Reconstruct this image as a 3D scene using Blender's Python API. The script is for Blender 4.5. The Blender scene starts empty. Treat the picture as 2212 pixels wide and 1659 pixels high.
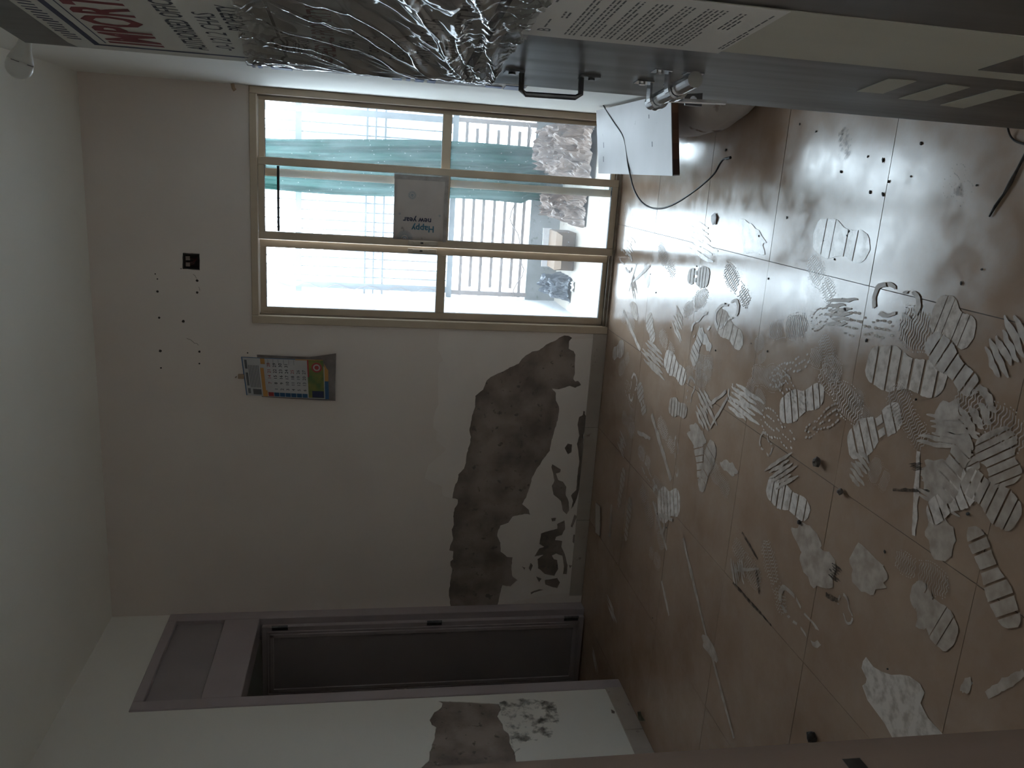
import bpy, bmesh, math, random
from mathutils import Vector, Matrix, noise, geometry
random.seed(7)
sc = bpy.context.scene
col = sc.collection

# ------------------------------------------------------------------ camera
# The photograph lies on its side: the room's "up" points to the picture's left.
CR = ((0.965829, 0.258442, 0.019551), (0.065083, -0.168821, -0.983496), (-0.250876, 0.951161, -0.179872))
CC = Vector((2.623091, -4.508717, 1.393287))
FPX = 1763.72
cam_data = bpy.data.cameras.new('camera')
cam = bpy.data.objects.new('camera', cam_data)
col.objects.link(cam)
cam_data.sensor_width = 36.0
cam_data.lens = FPX / 2212 * 36.0
cam_data.clip_start = 0.02
cam_data.clip_end = 300
r0, r1, r2 = (Vector(r) for r in CR)
cam.matrix_world = Matrix(((r1.x, r0.x, -r2.x, CC.x), (r1.y, r0.y, -r2.y, CC.y), (r1.z, r0.z, -r2.z, CC.z), (0, 0, 0, 1)))
sc.camera = cam

# ------------------------------------------------------------------ light
sc.view_settings.view_transform = 'Standard'
sc.view_settings.look = 'None'
sc.view_settings.exposure = 0.7
sc.view_settings.gamma = 1.0
sc.cycles.diffuse_bounces = 8
sc.cycles.max_bounces = 14
sc.cycles.transparent_max_bounces = 24
sc.view_settings.use_curve_mapping = False
world = bpy.data.worlds.new('overcast_sky')
sc.world = world
world.use_nodes = True
bg = world.node_tree.nodes['Background']
bg.inputs[0].default_value = (0.77, 0.89, 1.0, 1)
bg.inputs[1].default_value = 13.5
pl = bpy.data.lights.new('window_portal', 'AREA')
pl.shape = 'RECTANGLE'
pl.size = 1.25
pl.size_y = 2.0
pl.cycles.is_portal = True
po = bpy.data.objects.new('window_portal', pl)
col.objects.link(po)
po.location = (2.35, 0.17, 0.99)
po.rotation_euler = (math.radians(-90), 0, 0)

# ------------------------------------------------------------------ pixel helpers
def ray(x, y):
    return r0 * ((1659 - y - 829.5) / FPX) + r1 * ((x - 1106) / FPX) + r2
def hit(x, y, ax, val):
    d = ray(x, y)
    return CC + d * ((val - CC[ax]) / d[ax])
def hitp(x, y, p, n):
    d = ray(x, y)
    return CC + d * ((Vector(p) - CC).dot(n) / d.dot(n))

# ------------------------------------------------------------------ materials
def new_mat(name):
    m = bpy.data.materials.new(name)
    m.use_nodes = True
    nt = m.node_tree
    return m, nt, nt.nodes['Principled BSDF']
def node(nt, kind, **kw):
    n = nt.nodes.new(kind)
    for k, v in kw.items():
        if k in n.inputs.keys() if isinstance(k, str) else False:
            n.inputs[k].default_value = v
        else:
            setattr(n, k, v)
    return n
def wpos(nt, scale=(1, 1, 1)):
    g = nt.nodes.new('ShaderNodeNewGeometry')
    mp = nt.nodes.new('ShaderNodeMapping')
    mp.inputs['Scale'].default_value = scale
    nt.links.new(g.outputs['Position'], mp.inputs['Vector'])
    return mp.outputs['Vector']
def rgb(c): return (c[0], c[1], c[2], 1)
def mat(name, c1, c2=None, scale=6.0, rough=0.6, rough2=None, bump=0.0, bscale=60.0, metal=0.0, spec=0.5, detail=6, stretch=(1, 1, 1), lo=0.35, hi=0.65, c3=None, s3=30.0, m3=0.62):
    m, nt, b = new_mat(name)
    b.inputs['Roughness'].default_value = rough
    b.inputs['Metallic'].default_value = metal
    b.inputs['Specular IOR Level'].default_value = spec
    b.inputs['Base Color'].default_value = rgb(c1)
    L = nt.links
    if c2 is not None or bump or rough2 is not None:
        v = wpos(nt, stretch)
    if c2 is not None:
        n = node(nt, 'ShaderNodeTexNoise', Scale=scale, Detail=detail)
        L.new(v, n.inputs['Vector'])
        r = nt.nodes.new('ShaderNodeValToRGB')
        r.color_ramp.elements[0].position = lo
        r.color_ramp.elements[1].position = hi
        r.color_ramp.elements[0].color = rgb(c1)
        r.color_ramp.elements[1].color = rgb(c2)
        L.new(n.outputs['Fac'], r.inputs['Fac'])
        out = r.outputs['Color']
        if c3 is not None:
            n3 = node(nt, 'ShaderNodeTexNoise', Scale=s3, Detail=5)
            L.new(v, n3.inputs['Vector'])
            r3 = nt.nodes.new('ShaderNodeValToRGB')
            r3.color_ramp.elements[0].position = m3
            r3.color_ramp.elements[1].position = m3 + 0.06
            L.new(n3.outputs['Fac'], r3.inputs['Fac'])
            mx = nt.nodes.new('ShaderNodeMixRGB')
            mx.inputs['Color2'].default_value = rgb(c3)
            L.new(r3.outputs['Color'], mx.inputs['Fac'])
            L.new(out, mx.inputs['Color1'])
            out = mx.outputs['Color']
        L.new(out, b.inputs['Base Color'])
        if rough2 is not None:
            mr = nt.nodes.new('ShaderNodeMapRange')
            mr.inputs['From Min'].default_value = 0.35
            mr.inputs['From Max'].default_value = 0.65
            mr.inputs['To Min'].default_value = rough
            mr.inputs['To Max'].default_value = rough2
            L.new(n.outputs['Fac'], mr.inputs['Value'])
            L.new(mr.outputs['Result'], b.inputs['Roughness'])
    if bump:
        nb = node(nt, 'ShaderNodeTexNoise', Scale=bscale, Detail=5)
        L.new(v, nb.inputs['Vector'])
        bp = node(nt, 'ShaderNodeBump', Strength=bump, Distance=0.004)
        L.new(nb.outputs['Fac'], bp.inputs['Height'])
        L.new(bp.outputs['Normal'], b.inputs['Normal'])
    return m
def film(name, c, alpha, scale=14.0, lo=0.30, hi=0.62, rough=0.95, amin=0.0, spec=0.1):
    """thin partly see-through layer (dust, tape, plastic), broken up by noise"""
    m, nt, b = new_mat(name)
    b.inputs['Base Color'].default_value = rgb(c)
    b.inputs['Roughness'].default_value = rough
    b.inputs['Specular IOR Level'].default_value = spec
    n = node(nt, 'ShaderNodeTexNoise', Scale=scale, Detail=8, Roughness=0.65)
    nt.links.new(wpos(nt), n.inputs['Vector'])
    mr = nt.nodes.new('ShaderNodeMapRange')
    for k, v in (('From Min', lo), ('From Max', hi), ('To Min', amin), ('To Max', alpha)):
        mr.inputs[k].default_value = v
    nt.links.new(n.outputs['Fac'], mr.inputs['Value'])
    nt.links.new(mr.outputs['Result'], b.inputs['Alpha'])
    return m
def glass_mat(name, tint, dust):
    m, nt, b = new_mat(name)
    nt.nodes.remove(b)
    out = nt.nodes['Material Output']
    L = nt.links
    tr = node(nt, 'ShaderNodeBsdfTransparent', Color=rgb(tint))
    gl = node(nt, 'ShaderNodeBsdfGlossy', Roughness=0.03)
    df = node(nt, 'ShaderNodeBsdfTranslucent', Color=(0.85, 0.9, 0.95, 1))
    d2 = node(nt, 'ShaderNodeBsdfDiffuse', Color=(0.75, 0.78, 0.8, 1))
    fr = node(nt, 'ShaderNodeLayerWeight', Blend=0.12)
    m1 = nt.nodes.new('ShaderNodeMixShader')
    L.new(fr.outputs['Fresnel'], m1.inputs[0]); L.new(tr.outputs[0], m1.inputs[1]); L.new(gl.outputs[0], m1.inputs[2])
    n = node(nt, 'ShaderNodeTexNoise', Scale=5.0, Detail=7, Roughness=0.7)
    L.new(wpos(nt, (1, 1, 0.5)), n.inputs['Vector'])
    mr = nt.nodes.new('ShaderNodeMapRange')
    for k, v in (('From Min', 0.35), ('From Max', 0.75), ('To Min', dust * 0.4), ('To Max', dust * 1.6)):
        mr.inputs[k].default_value = v
    L.new(n.outputs['Fac'], mr.inputs['Value'])
    v2 = node(nt, 'ShaderNodeTexVoronoi', Scale=34.0)
    L.new(wpos(nt), v2.inputs['Vector'])
    sp = nt.nodes.new('ShaderNodeMapRange')
    for k, v in (('From Min', 0.05), ('From Max', 0.09), ('To Min', 0.5), ('To Max', 0.0)):
        sp.inputs[k].default_value = v
    L.new(v2.outputs['Distance'], sp.inputs['Value'])
    ad = node(nt, 'ShaderNodeMath', operation='MAXIMUM')
    L.new(mr.outputs[0], ad.inputs[0]); L.new(sp.outputs[0], ad.inputs[1])
    md = nt.nodes.new('ShaderNodeMixShader')
    md.inputs[0].default_value = 0.35
    L.new(df.outputs[0], md.inputs[1]); L.new(d2.outputs[0], md.inputs[2])
    m2 = nt.nodes.new('ShaderNodeMixShader')
    L.new(ad.outputs[0], m2.inputs[0]); L.new(m1.outputs[0], m2.inputs[1]); L.new(md.outputs[0], m2.inputs[2])
    L.new(m2.outputs[0], out.inputs[0])
    return m

MT = {}
MT['paint'] = mat('wall_paint', (0.735, 0.655, 0.605), (0.765, 0.69, 0.64), scale=2.2, rough=0.75, bump=0.10, bscale=45)
MT['paint_side'] = mat('side_wall_paint', (0.76, 0.735, 0.685), (0.785, 0.76, 0.71), scale=2.2, rough=0.7, bump=0.10, bscale=45)
MT['ceil'] = mat('ceiling_paint', (0.77, 0.75, 0.69), (0.795, 0.775, 0.715), scale=1.8, rough=0.8, bump=0.06, bscale=40)
MT['primer'] = mat('primer_coat', (0.775, 0.705, 0.66), (0.80, 0.735, 0.69), scale=6, rough=0.8, bump=.08, bscale=40)
MT['cement'] = mat('bare_cement', (0.19, 0.155, 0.137), (0.355, 0.295, 0.263), scale=5.5, rough=0.95, bump=0.5, bscale=70, detail=10, lo=.37, hi=.63, c3=(0.155, 0.132, 0.12), s3=21.0, m3=0.61, spec=0.15)
MT['tile'] = None
MT['grout'] = mat('grout', (0.10, 0.075, 0.06), (0.15, 0.12, 0.10), scale=20, rough=0.9)
MT['skirt'] = mat('skirting_tile', (0.40, 0.34, 0.29), (0.46, 0.40, 0.35), scale=5, rough=0.4, rough2=0.55, c3=(0.25, 0.2, 0.17), s3=26, m3=0.66)
MT['alu'] = mat('beige_aluminium', (0.50, 0.405, 0.30), (0.56, 0.46, 0.35), scale=5, rough=0.42, rough2=0.55, spec=0.5)
MT['alu_dirty'] = mat('track_aluminium', (0.30, 0.24, 0.18), (0.16, 0.12, 0.09), scale=16, rough=0.5, stretch=(1, 1, 0.3))
MT['rubber'] = mat('black_rubber', (0.012, 0.012, 0.013), rough=0.6)
MT['glass'] = glass_mat('window_glass', (0.96, 0.985, 0.985), 0.06)
MT['lock'] = mat('cream_plastic', (0.52, 0.45, 0.36), (0.46, 0.40, 0.32), scale=20, rough=0.4)
MT['lav'] = mat('lavender_grey_gloss_paint', (0.37, 0.315, 0.325), (0.40, 0.345, 0.352), scale=3, rough=0.38, bump=0.03, bscale=30)
MT['lavp'] = mat('grey_door_panel', (0.30, 0.265, 0.27), (0.33, 0.29, 0.295), scale=3, rough=0.42)
MT['tan'] = mat('bare_wood_edge', (0.40, 0.29, 0.20), (0.30, 0.21, 0.14), scale=12, rough=0.7, stretch=(1, 1, 0.1))
MT['dark_lam'] = mat('dark_grey_laminate', (0.048, 0.043, 0.042), (0.066, 0.059, 0.057), scale=5, rough=0.30, rough2=0.40, stretch=(6, 6, 0.5))
MT['light_lam'] = mat('cream_laminate', (0.40, 0.385, 0.325), (0.43, 0.415, 0.35), scale=4, rough=0.5, stretch=(3, 3, 0.5))
MT['jamb'] = mat('brown_jamb_paint', (0.19, 0.145, 0.122), (0.16, 0.12, 0.10), scale=6, rough=0.55, stretch=(2, 2, 0.3))
MT['chrome'] = mat('chromed_steel', (0.55, 0.55, 0.56), (0.45, 0.45, 0.46), scale=30, rough=0.22, metal=1.0)
MT['steel_dark'] = mat('dark_steel', (0.10, 0.10, 0.105), (0.16, 0.16, 0.165), scale=30, rough=0.35, metal=0.9)
MT['paper'] = mat('notice_paper', (0.56, 0.545, 0.505), (0.52, 0.505, 0.465), scale=5, rough=0.7)
MT['paper2'] = mat('white_sheet', (0.62, 0.60, 0.58), (0.58, 0.56, 0.54), scale=5, rough=0.7)
MT['red'] = mat('red_ink', (0.17, 0.02, 0.024), rough=0.7)
MT['black'] = mat('black_ink', (0.02, 0.02, 0.035), rough=0.7)
MT['greyink'] = mat('grey_ink', (0.12, 0.12, 0.13), rough=0.7)
MT['navy'] = mat('navy_ink', (0.02, 0.025, 0.07), rough=0.6)
MT['blue'] = mat('blue_tape', (0.02, 0.07, 0.32), (0.01, 0.04, 0.2), scale=30, rough=0.35)

def tile_mat():
    m, nt, b = new_mat('vitrified_floor_tile')
    L = nt.links
    v = wpos(nt)
    n1 = node(nt, 'ShaderNodeTexNoise', Scale=3.0, Detail=7, Roughness=0.6)
    n2 = node(nt, 'ShaderNodeTexNoise', Scale=26.0, Detail=8, Roughness=0.7)
    n3 = node(nt, 'ShaderNodeTexNoise', Scale=9.0, Detail=8, Roughness=0.65)
    for n in (n1, n2, n3): L.new(v, n.inputs['Vector'])
    r = nt.nodes.new('ShaderNodeValToRGB')
    r.color_ramp.elements[0].position, r.color_ramp.elements[1].position = 0.32, 0.68
    r.color_ramp.elements[0].color = (0.290, 0.190, 0.130, 1)
    r.color_ramp.elements[1].color = (0.375, 0.266, 0.194, 1)
    L.new(n1.outputs['Fac'], r.inputs['Fac'])
    # dried dusty film
    dm = nt.nodes.new('ShaderNodeMapRange')
    for k, x in (('From Min', 0.45), ('From Max', 0.80), ('To Min', 0.0), ('To Max', 0.22)): dm.inputs[k].default_value = x
    L.new(n3.outputs['Fac'], dm.inputs['Value'])
    mx = nt.nodes.new('ShaderNodeMixRGB')
    mx.inputs['Color2'].default_value = (0.46, 0.40, 0.36, 1)
    L.new(dm.outputs[0], mx.inputs['Fac']); L.new(r.outputs[0], mx.inputs['Color1'])
    # small dark specks
    sm = nt.nodes.new('ShaderNodeMapRange')
    for k, x in (('From Min', 0.70), ('From Max', 0.77), ('To Min', 0.0), ('To Max', 0.55)): sm.inputs[k].default_value = x
    L.new(n2.outputs['Fac'], sm.inputs['Value'])
    m2 = nt.nodes.new('ShaderNodeMixRGB')
    m2.inputs['Color2'].default_value = (0.10, 0.08, 0.065, 1)
    L.new(sm.outputs[0], m2.inputs['Fac']); L.new(mx.outputs[0], m2.inputs['Color1'])
    L.new(m2.outputs[0], b.inputs['Base Color'])
    rr = nt.nodes.new('ShaderNodeMapRange')
    for k, x in (('From Min', 0.38), ('From Max', 0.70), ('To Min', 0.14), ('To Max', 0.27)): rr.inputs[k].default_value = x
    L.new(n3.outputs['Fac'], rr.inputs['Value'])
    L.new(rr.outputs[0], b.inputs['Roughness'])
    b.inputs['Specular IOR Level'].default_value = 0.55
    bp = node(nt, 'ShaderNodeBump', Strength=0.06, Distance=0.002)
    L.new(n2.outputs['Fac'], bp.inputs['Height'])
    L.new(bp.outputs[0], b.inputs['Normal'])
    return m
MT['tile'] = tile_mat()

# ------------------------------------------------------------------ object helpers
ORG = {}
def mesh_obj(name, verts, faces, material, parent=None, smooth=False, origin=None):
    verts = [Vector(v) for v in verts]
    if parent is not None:
        o0 = ORG[parent.name]
    elif origin is not None:
        o0 = Vector(origin)
    else:
        xs, ys, zs = zip(*[(v.x, v.y, v.z) for v in verts])
        o0 = Vector(((min(xs) + max(xs)) / 2, (min(ys) + max(ys)) / 2, min(zs)))
    me = bpy.data.meshes.new(name)
    me.from_pydata([v - o0 for v in verts], [], faces)
    me.validate(); me.update()
    if smooth:
        for p in me.polygons: p.use_smooth = True
    mats = material if isinstance(material, list) else [material]
    for k in mats: me.materials.append(MT[k] if isinstance(k, str) else k)
    ob = bpy.data.objects.new(name, me)
    col.objects.link(ob)
    if parent is not None: ob.parent = parent
    else: ob.location = o0
    ORG[ob.name] = o0
    return ob
def empty(name, loc):
    ob = bpy.data.objects.new(name, None)
    ob.empty_display_size = 0.05
    col.objects.link(ob)
    ob.location = loc
    ORG[ob.name] = Vector(loc)
    return ob
def tag(ob, label, cat, group=None):
    ob['label'] = label; ob['category'] = cat
    if group: ob['group'] = group
    return ob
def struct(ob):
    ob['kind'] = 'structure'
    return ob
class MB:
    """collects shapes; build() links them as one mesh"""
    def __init__(s): s.v = []; s.f = []
    def add(s, vs, fs):
        k = len(s.v); s.v += [Vector(v) for v in vs]; s.f += [tuple(i + k for i in f) for f in fs]; return s
    def box(s, x0, x1, y0, y1, z0, z1):
        return s.add([(x, y, z) for x in (x0, x1) for y in (y0, y1) for z in (z0, z1)],
                     [(0, 1, 3, 2), (4, 6, 7, 5), (0, 4, 5, 1), (2, 3, 7, 6), (0, 2, 6, 4), (1, 5, 7, 3)])
    def bbox(s, x0, x1, y0, y1, z0, z1, b=0.003):
        bm = bmesh.new()
        bmesh.ops.create_cube(bm, size=1)
        for v in bm.verts:
            v.co = Vector(((x0 + x1) / 2 + v.co.x * (x1 - x0), (y0 + y1) / 2 + v.co.y * (y1 - y0), (z0 + z1) / 2 + v.co.z * (z1 - z0)))
        bmesh.ops.bevel(bm, geom=bm.edges[:], offset=b, segments=1, affect='EDGES')
        bm.verts.index_update()
        s.add([v.co.copy() for v in bm.verts], [[v.index for v in f.verts] for f in bm.faces])
        bm.free(); return s
    def prism(s, pts, d):
        """polygon pts (3d, planar) swept by vector d"""
        n = len(pts); d = Vector(d)
        a = [Vector(p) for p in pts]
        s.add(a + [p + d for p in a], [tuple(range(n))[::-1], tuple(range(n, 2 * n))] + [(i, (i + 1) % n, n + (i + 1) % n, n + i) for i in range(n)])
        return s
    def tube(s, pts, r, n=8, caps=True):
        pts = [Vector(p) for p in pts]
        rs = r if isinstance(r, (list, tuple)) else [r] * len(pts)
        rings = []
        up = None
        for i, p in enumerate(pts):
            t = (pts[min(i + 1, len(pts) - 1)] - pts[max(i - 1, 0)]).normalized()
            if up is None:
                up = t.orthogonal().normalized()
            up = (up - t * up.dot(t)).normalized()
            w = t.cross(up)
            rings.append([p + (up * math.cos(2 * math.pi * k / n) + w * math.sin(2 * math.pi * k / n)) * rs[i] for k in range(n)])
        vs = [v for g in rings for v in g]
        fs = []
        for i in range(len(pts) - 1):
            for k in range(n):
                fs.append((i * n + k, i * n + (k + 1) % n, (i + 1) * n + (k + 1) % n, (i + 1) * n + k))
        if caps:
            fs += [tuple(range(n))[::-1], tuple(range((len(pts) - 1) * n, len(pts) * n))]
        return s.add(vs, fs)
    def build(s, name, material, parent=None, smooth=False, origin=None):
        return mesh_obj(name, s.v, s.f, material, parent, smooth, origin)
def box(name, x0, x1, y0, y1, z0, z1, m, parent=None, b=0.0):
    q = MB()
    (q.bbox(x0, x1, y0, y1, z0, z1, b) if b else q.box(x0, x1, y0, y1, z0, z1))
    return q.build(name, m, parent)
def curve_mesh(cu):
    ob = bpy.data.objects.new('tmp', cu)
    col.objects.link(ob)
    dg = bpy.context.evaluated_depsgraph_get()
    me = bpy.data.meshes.new_from_object(ob.evaluated_get(dg))
    vs = [v.co.copy() for v in me.vertices]; fs = [tuple(p.vertices) for p in me.polygons]
    bpy.data.objects.remove(ob); bpy.data.curves.remove(cu); bpy.data.meshes.remove(me)
    return vs, fs
def fill(loops, thick):
    """flat plate with holes: loops of 2d points -> verts (a, b, 0..thick), faces"""
    pts, eds = [], []
    for lp in loops:
        i0_ = len(pts)
        pts += [Vector((p[0], p[1])) for p in lp]
        eds += [(i0_ + i, i0_ + (i + 1) % len(lp)) for i in range(len(lp))]
    r = geometry.delaunay_2d_cdt(pts, eds, [], 0, 1e-6)
    v2 = r[0]
    segs = [(pts[a_].x, pts[a_].y, pts[b_].x, pts[b_].y) for a_, b_ in eds]
    f2 = []
    for f in r[2]:
        cx = sum(v2[i].x for i in f) / len(f); cy = sum(v2[i].y for i in f) / len(f)
        odd = False
        for x0, y0, x1, y1 in segs:
            if (y0 > cy) != (y1 > cy) and cx < (x1 - x0) * (cy - y0) / (y1 - y0) + x0: odd = not odd
        if odd: f2.append(f)
    n = len(v2)
    vs = [Vector((v.x, v.y, 0)) for v in v2] + [Vector((v.x, v.y, thick)) for v in v2]
    fs = [tuple(f)[::-1] for f in f2] + [tuple(i + n for i in f) for f in f2]
    for a_, b_ in eds:
        p, q_ = pts[a_], pts[b_]
        k = len(vs)
        vs += [Vector((p.x, p.y, 0)), Vector((q_.x, q_.y, 0)), Vector((q_.x, q_.y, thick)), Vector((p.x, p.y, thick))]
        fs.append((k, k + 1, k + 2, k + 3))
    return vs, fs
TXT = {}
def text(body, size=1.0, align='LEFT', bold=0.0):
    k = (body, align, bold)
    if k not in TXT:
        cu = bpy.data.curves.new('tmp', 'FONT')
        cu.body = body; cu.size = 1.0; cu.resolution_u = 2; cu.align_x = align; cu.fill_mode = 'FRONT'; cu.offset = bold
        TXT[k] = curve_mesh(cu)
    vs, fs = TXT[k]
    return [v * size for v in vs], fs
def ragged(pts, step=0.012, amp=0.0035, seed=0.0, closed=True):
    out = []
    n = len(pts)
    for i in range(n if closed else n - 1):
        a, b = Vector(pts[i]), Vector(pts[(i + 1) % n])
        k = max(1, int((b - a).length / step))
        for j in range(k):
            p = a.lerp(b, j / k)
            q = noise.noise_vector(Vector((p.x * 60, p.y * 60, seed)))
            q2 = noise.noise_vector(Vector((p.x * 14, p.y * 14, seed + 5)))
            out.append((p.x + q.x * amp + q2.x * amp * 0.8, p.y + q.y * amp + q2.y * amp * 0.8))
    return out
def zoompts(lst, ox, oy, sc_): return [(ox + a / sc_, oy + b / sc_) for a, b in lst]

W, H = 2.957, 2.783          # room width and height
YF = -3.78                   # inner face of the wall with the entrance door

# ------------------------------------------------------------------ floor
fl = struct(box('floor', -2.0, 3.5, -5.9, 0.12, -0.14, -0.0022, 'grout'))
xj = [-1.8, -1.221, -0.621, -0.021, 0.579, 1.179, 1.779, 2.379, 2.979, 3.4]
yj = [0.10, -0.027, -0.627, -1.227, -1.827, -2.427, -3.027, -3.627, -4.227, -4.827, -5.427]
g = 0.0011
tmesh = {}
for i in range(len(xj) - 1):
    for j in range(len(yj) - 1):
        x0, x1, y1, y0 = xj[i] + g, xj[i + 1] - g, yj[j] - g, yj[j + 1] + g
        if x1 < -0.7 and y0 < -1.7: continue
        key = (round(x1 - x0, 3), round(y1 - y0, 3))
        cx, cy = (x0 + x1) / 2, (y0 + y1) / 2
        if key not in tmesh:
            t = MB().box(-(x1 - x0) / 2, (x1 - x0) / 2, -(y1 - y0) / 2, (y1 - y0) / 2, -0.006, 0)
            me = bpy.data.meshes.new('floor_tile')
            me.from_pydata(t.v, [], t.f); me.materials.append(MT['tile'])
            tmesh[key] = me
        ob = bpy.data.objects.new('floor_tile', tmesh[key])
        col.objects.link(ob); ob.parent = fl
        ob.location = Vector((cx, cy, 0)) - ORG['floor']
        ob.rotation_euler = (math.radians(random.uniform(-.07, .07)), math.radians(random.uniform(-.07, .07)), 0)

# ------------------------------------------------------------------ ceiling, walls
struct(box('ceiling', -2.0, 3.5, -5.9, 0.15, H, H + 0.15, 'ceil'))

# back wall: cement body, thin coat of paint with the places where it has come off
WX, WZ = 1.747, 1.985
def bw(x, y):
    p = hit(x, y, 1, 0.0); return (p.x, p.z)
z3 = lambda l: [bw(*p) for p in zoompts(l, 900, 680, 5.183)]
z4 = lambda l: [bw(*p) for p in zoompts(l, 900, 1000, 4.879)]
main = z3([(1590, 255), (1650, 228), (1700, 235), (1740, 255), (1705, 290), (1700, 380), (1755, 410), (1775, 450), (1765, 560), (1770, 640), (1750, 715), (1770, 745), (1800, 735), (1840, 780), (1775, 820), (1715, 800), (1590, 830), (1510, 822), (1555, 870), (1555, 960), (1595, 1050), (1585, 1130), (1560, 1250), (1510, 1400), (1490, 1520), (1400, 1640)]) + \
    z4([(1255, 90), (1210, 170), (1190, 260), (1150, 370), (1110, 430), (1180, 490), (1190, 545), (1130, 540), (1010, 565), (970, 630), (880, 660), (850, 770), (880, 840), (880, 930), (960, 985), (1010, 990), (1000, 1100), (1010, 1190), (1060, 1230), (990, 1300), (905, 1290), (870, 1400), (850, 1515), (360, 1518), (345, 1420), (335, 1370), (360, 1210), (375, 1110), (355, 1080), (360, 1030), (385, 1010), (385, 930), (345, 920), (350, 870), (385, 800), (370, 700), (395, 650), (385, 560), (400, 480), (430, 440), (435, 385), (375, 370), (400, 240), (430, 180), (440, 120), (500, 60)]) + \
    z3([(545, 1650), (560, 1540), (590, 1450), (610, 1370), (590, 1290), (620, 1130), (650, 1050), (660, 900), (740, 840), (780, 740), (830, 690), (960, 640), (1040, 590), (1140, 540), (1200, 470), (1290, 410), (1370, 395), (1450, 330), (1550, 285)])
mainr = ragged(main, seed=1)
holes = [mainr]
def near(p): return min(range(len(mainr)), key=lambda i: (mainr[i][0] - p[0]) ** 2 + (mainr[i][1] - p[1]) ** 2)
for k, l in enumerate([
    [(1430, 10), (1520, 70), (1510, 100), (1470, 110), (1490, 180), (1540, 195), (1575, 250), (1570, 330), (1600, 400), (1610, 500), (1580, 540), (1540, 500), (1520, 400), (1490, 370), (1440, 330), (1425, 240), (1450, 190), (1440, 110), (1420, 40)],
    [(1480, 640), (1560, 600), (1565, 700), (1530, 760), (1470, 780), (1460, 810), (1530, 820), (1525, 880), (1560, 960), (1590, 1080), (1580, 1170), (1540, 1170), (1550, 1090), (1535, 975), (1470, 955), (1425, 975), (1445, 1010), (1480, 1020), (1490, 1120), (1450, 1190), (1350, 1170), (1280, 1110), (1275, 1010), (1330, 965), (1240, 985), (1290, 900), (1340, 880), (1295, 850), (1310, 740), (1400, 710), (1480, 690)],
    [(1350, 1230), (1480, 1210), (1510, 1260), (1480, 1320), (1400, 1300), (1355, 1280)],
    [(1260, 1190), (1320, 1220), (1290, 1255)],
    [(1660, 540), (1690, 560), (1640, 680), (1620, 670)],
    [(1650, 750), (1690, 760), (1670, 860), (1640, 830)],
    [(1600, 1075), (1640, 1078), (1615, 1110)],
    [(1200, 1050), (1225, 1080), (1200, 1140), (1180, 1110)],
    [(1105, 1085), (1145, 1100), (1135, 1125)],
    [(1310, 1470), (1355, 1480), (1345, 1505), (1318, 1500)],
    [(1200, 1360), (1290, 1325), (1350, 1330), (1240, 1365), (1205, 1385)],
    [(1420, 580), (1470, 575), (1460, 610), (1425, 615)],
]): holes.append(ragged(z4(l), amp=0.0022, seed=3 + k))
holes.append(ragged(z3([(1865, 1075), (1885, 1080), (1880, 1110), (1900, 1150), (1890, 1260), (1868, 1350), (1866, 1450), (1856, 1640)]) +
                    z4([(1738, 10), (1730, 200), (1695, 350), (1650, 460), (1622, 488), (1645, 400), (1625, 340), (1680, 280), (1695, 100)]) +
                    z3([(1820, 1640), (1805, 1500), (1795, 1440), (1818, 1350), (1800, 1230), (1818, 1140), (1858, 1120)]), amp=0.002, seed=9))
holes.append(ragged(z3([(1690, 1440), (1740, 1450), (1730, 1540), (1690, 1560), (1655, 1490)]), amp=0.002, seed=11))
holes.append(ragged(z3([(1955, 470), (1968, 480), (1955, 590), (1945, 580)]), amp=0.001, seed=12))
sockc = bw(413, 565)
sock = [(sockc[0] - .043, sockc[1] - .042), (sockc[0] + .042, sockc[1] - .044), (sockc[0] + .044, sockc[1] + .041), (sockc[0] - .04, sockc[1] + .044)]
outer = [(-.12, -.02), (WX, -.02), (WX, WZ), (W + .12, WZ), (W + .12, H), (-.12, H)]
vs, fs = fill([outer, sock], 0.12)
wb = struct(mesh_obj('wall_back', [(v.x, v.z + 0.0, v.y) for v in vs], fs, 'cement'))
outer = [(0, 0.0), (WX, 0.0), (WX, WZ), (W, WZ), (W, H), (0, H)]
vs, fs = fill([outer, ragged(sock, amp=0.002, seed=2)] + holes, 0.004)
mesh_obj('paint_coat', [(v.x, v.z - 0.004, v.y) for v in vs], fs, 'paint', wb)
# lighter repainted margin round the bare plaster (very thin second coat, irregular brush edges)
i0, i1, i2 = near(z4([(375, 370)])[0]), near(z3([(1740, 255)])[0]), near(z4([(850, 1515)])[0])
edge = z3([(1975, 222), (1080, 200), (440, 180), (260, 190), (230, 370), (300, 510), (255, 540), (240, 700), (240, 1000), (200, 1090), (185, 1260), (230, 1300), (220, 1400), (330, 1500), (230, 1600)]) + z4([(120, 20), (80, 160), (265, 250), (270, 330), (340, 400)])
pp_ = mainr[i0:] + mainr[:i1] + ragged(edge, amp=.004, seed=21, closed=False)[:-2]
vs, fs = fill([pp_], 0.0006)
mesh_obj('primer_patch', [(v.x, v.z - 0.0047, v.y) for v in vs], fs, 'primer', wb)
low = [(.075, .20), (.075, .07), (1.70, .07), z3([(1975, 262)])[0]]
vs, fs = fill([mainr[i1 + 1:i2] + low] + holes[1:-1], 0.0006)
mesh_obj('primer_patch', [(v.x, v.z - 0.0047, v.y) for v in vs], fs, 'primer', wb)
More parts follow.
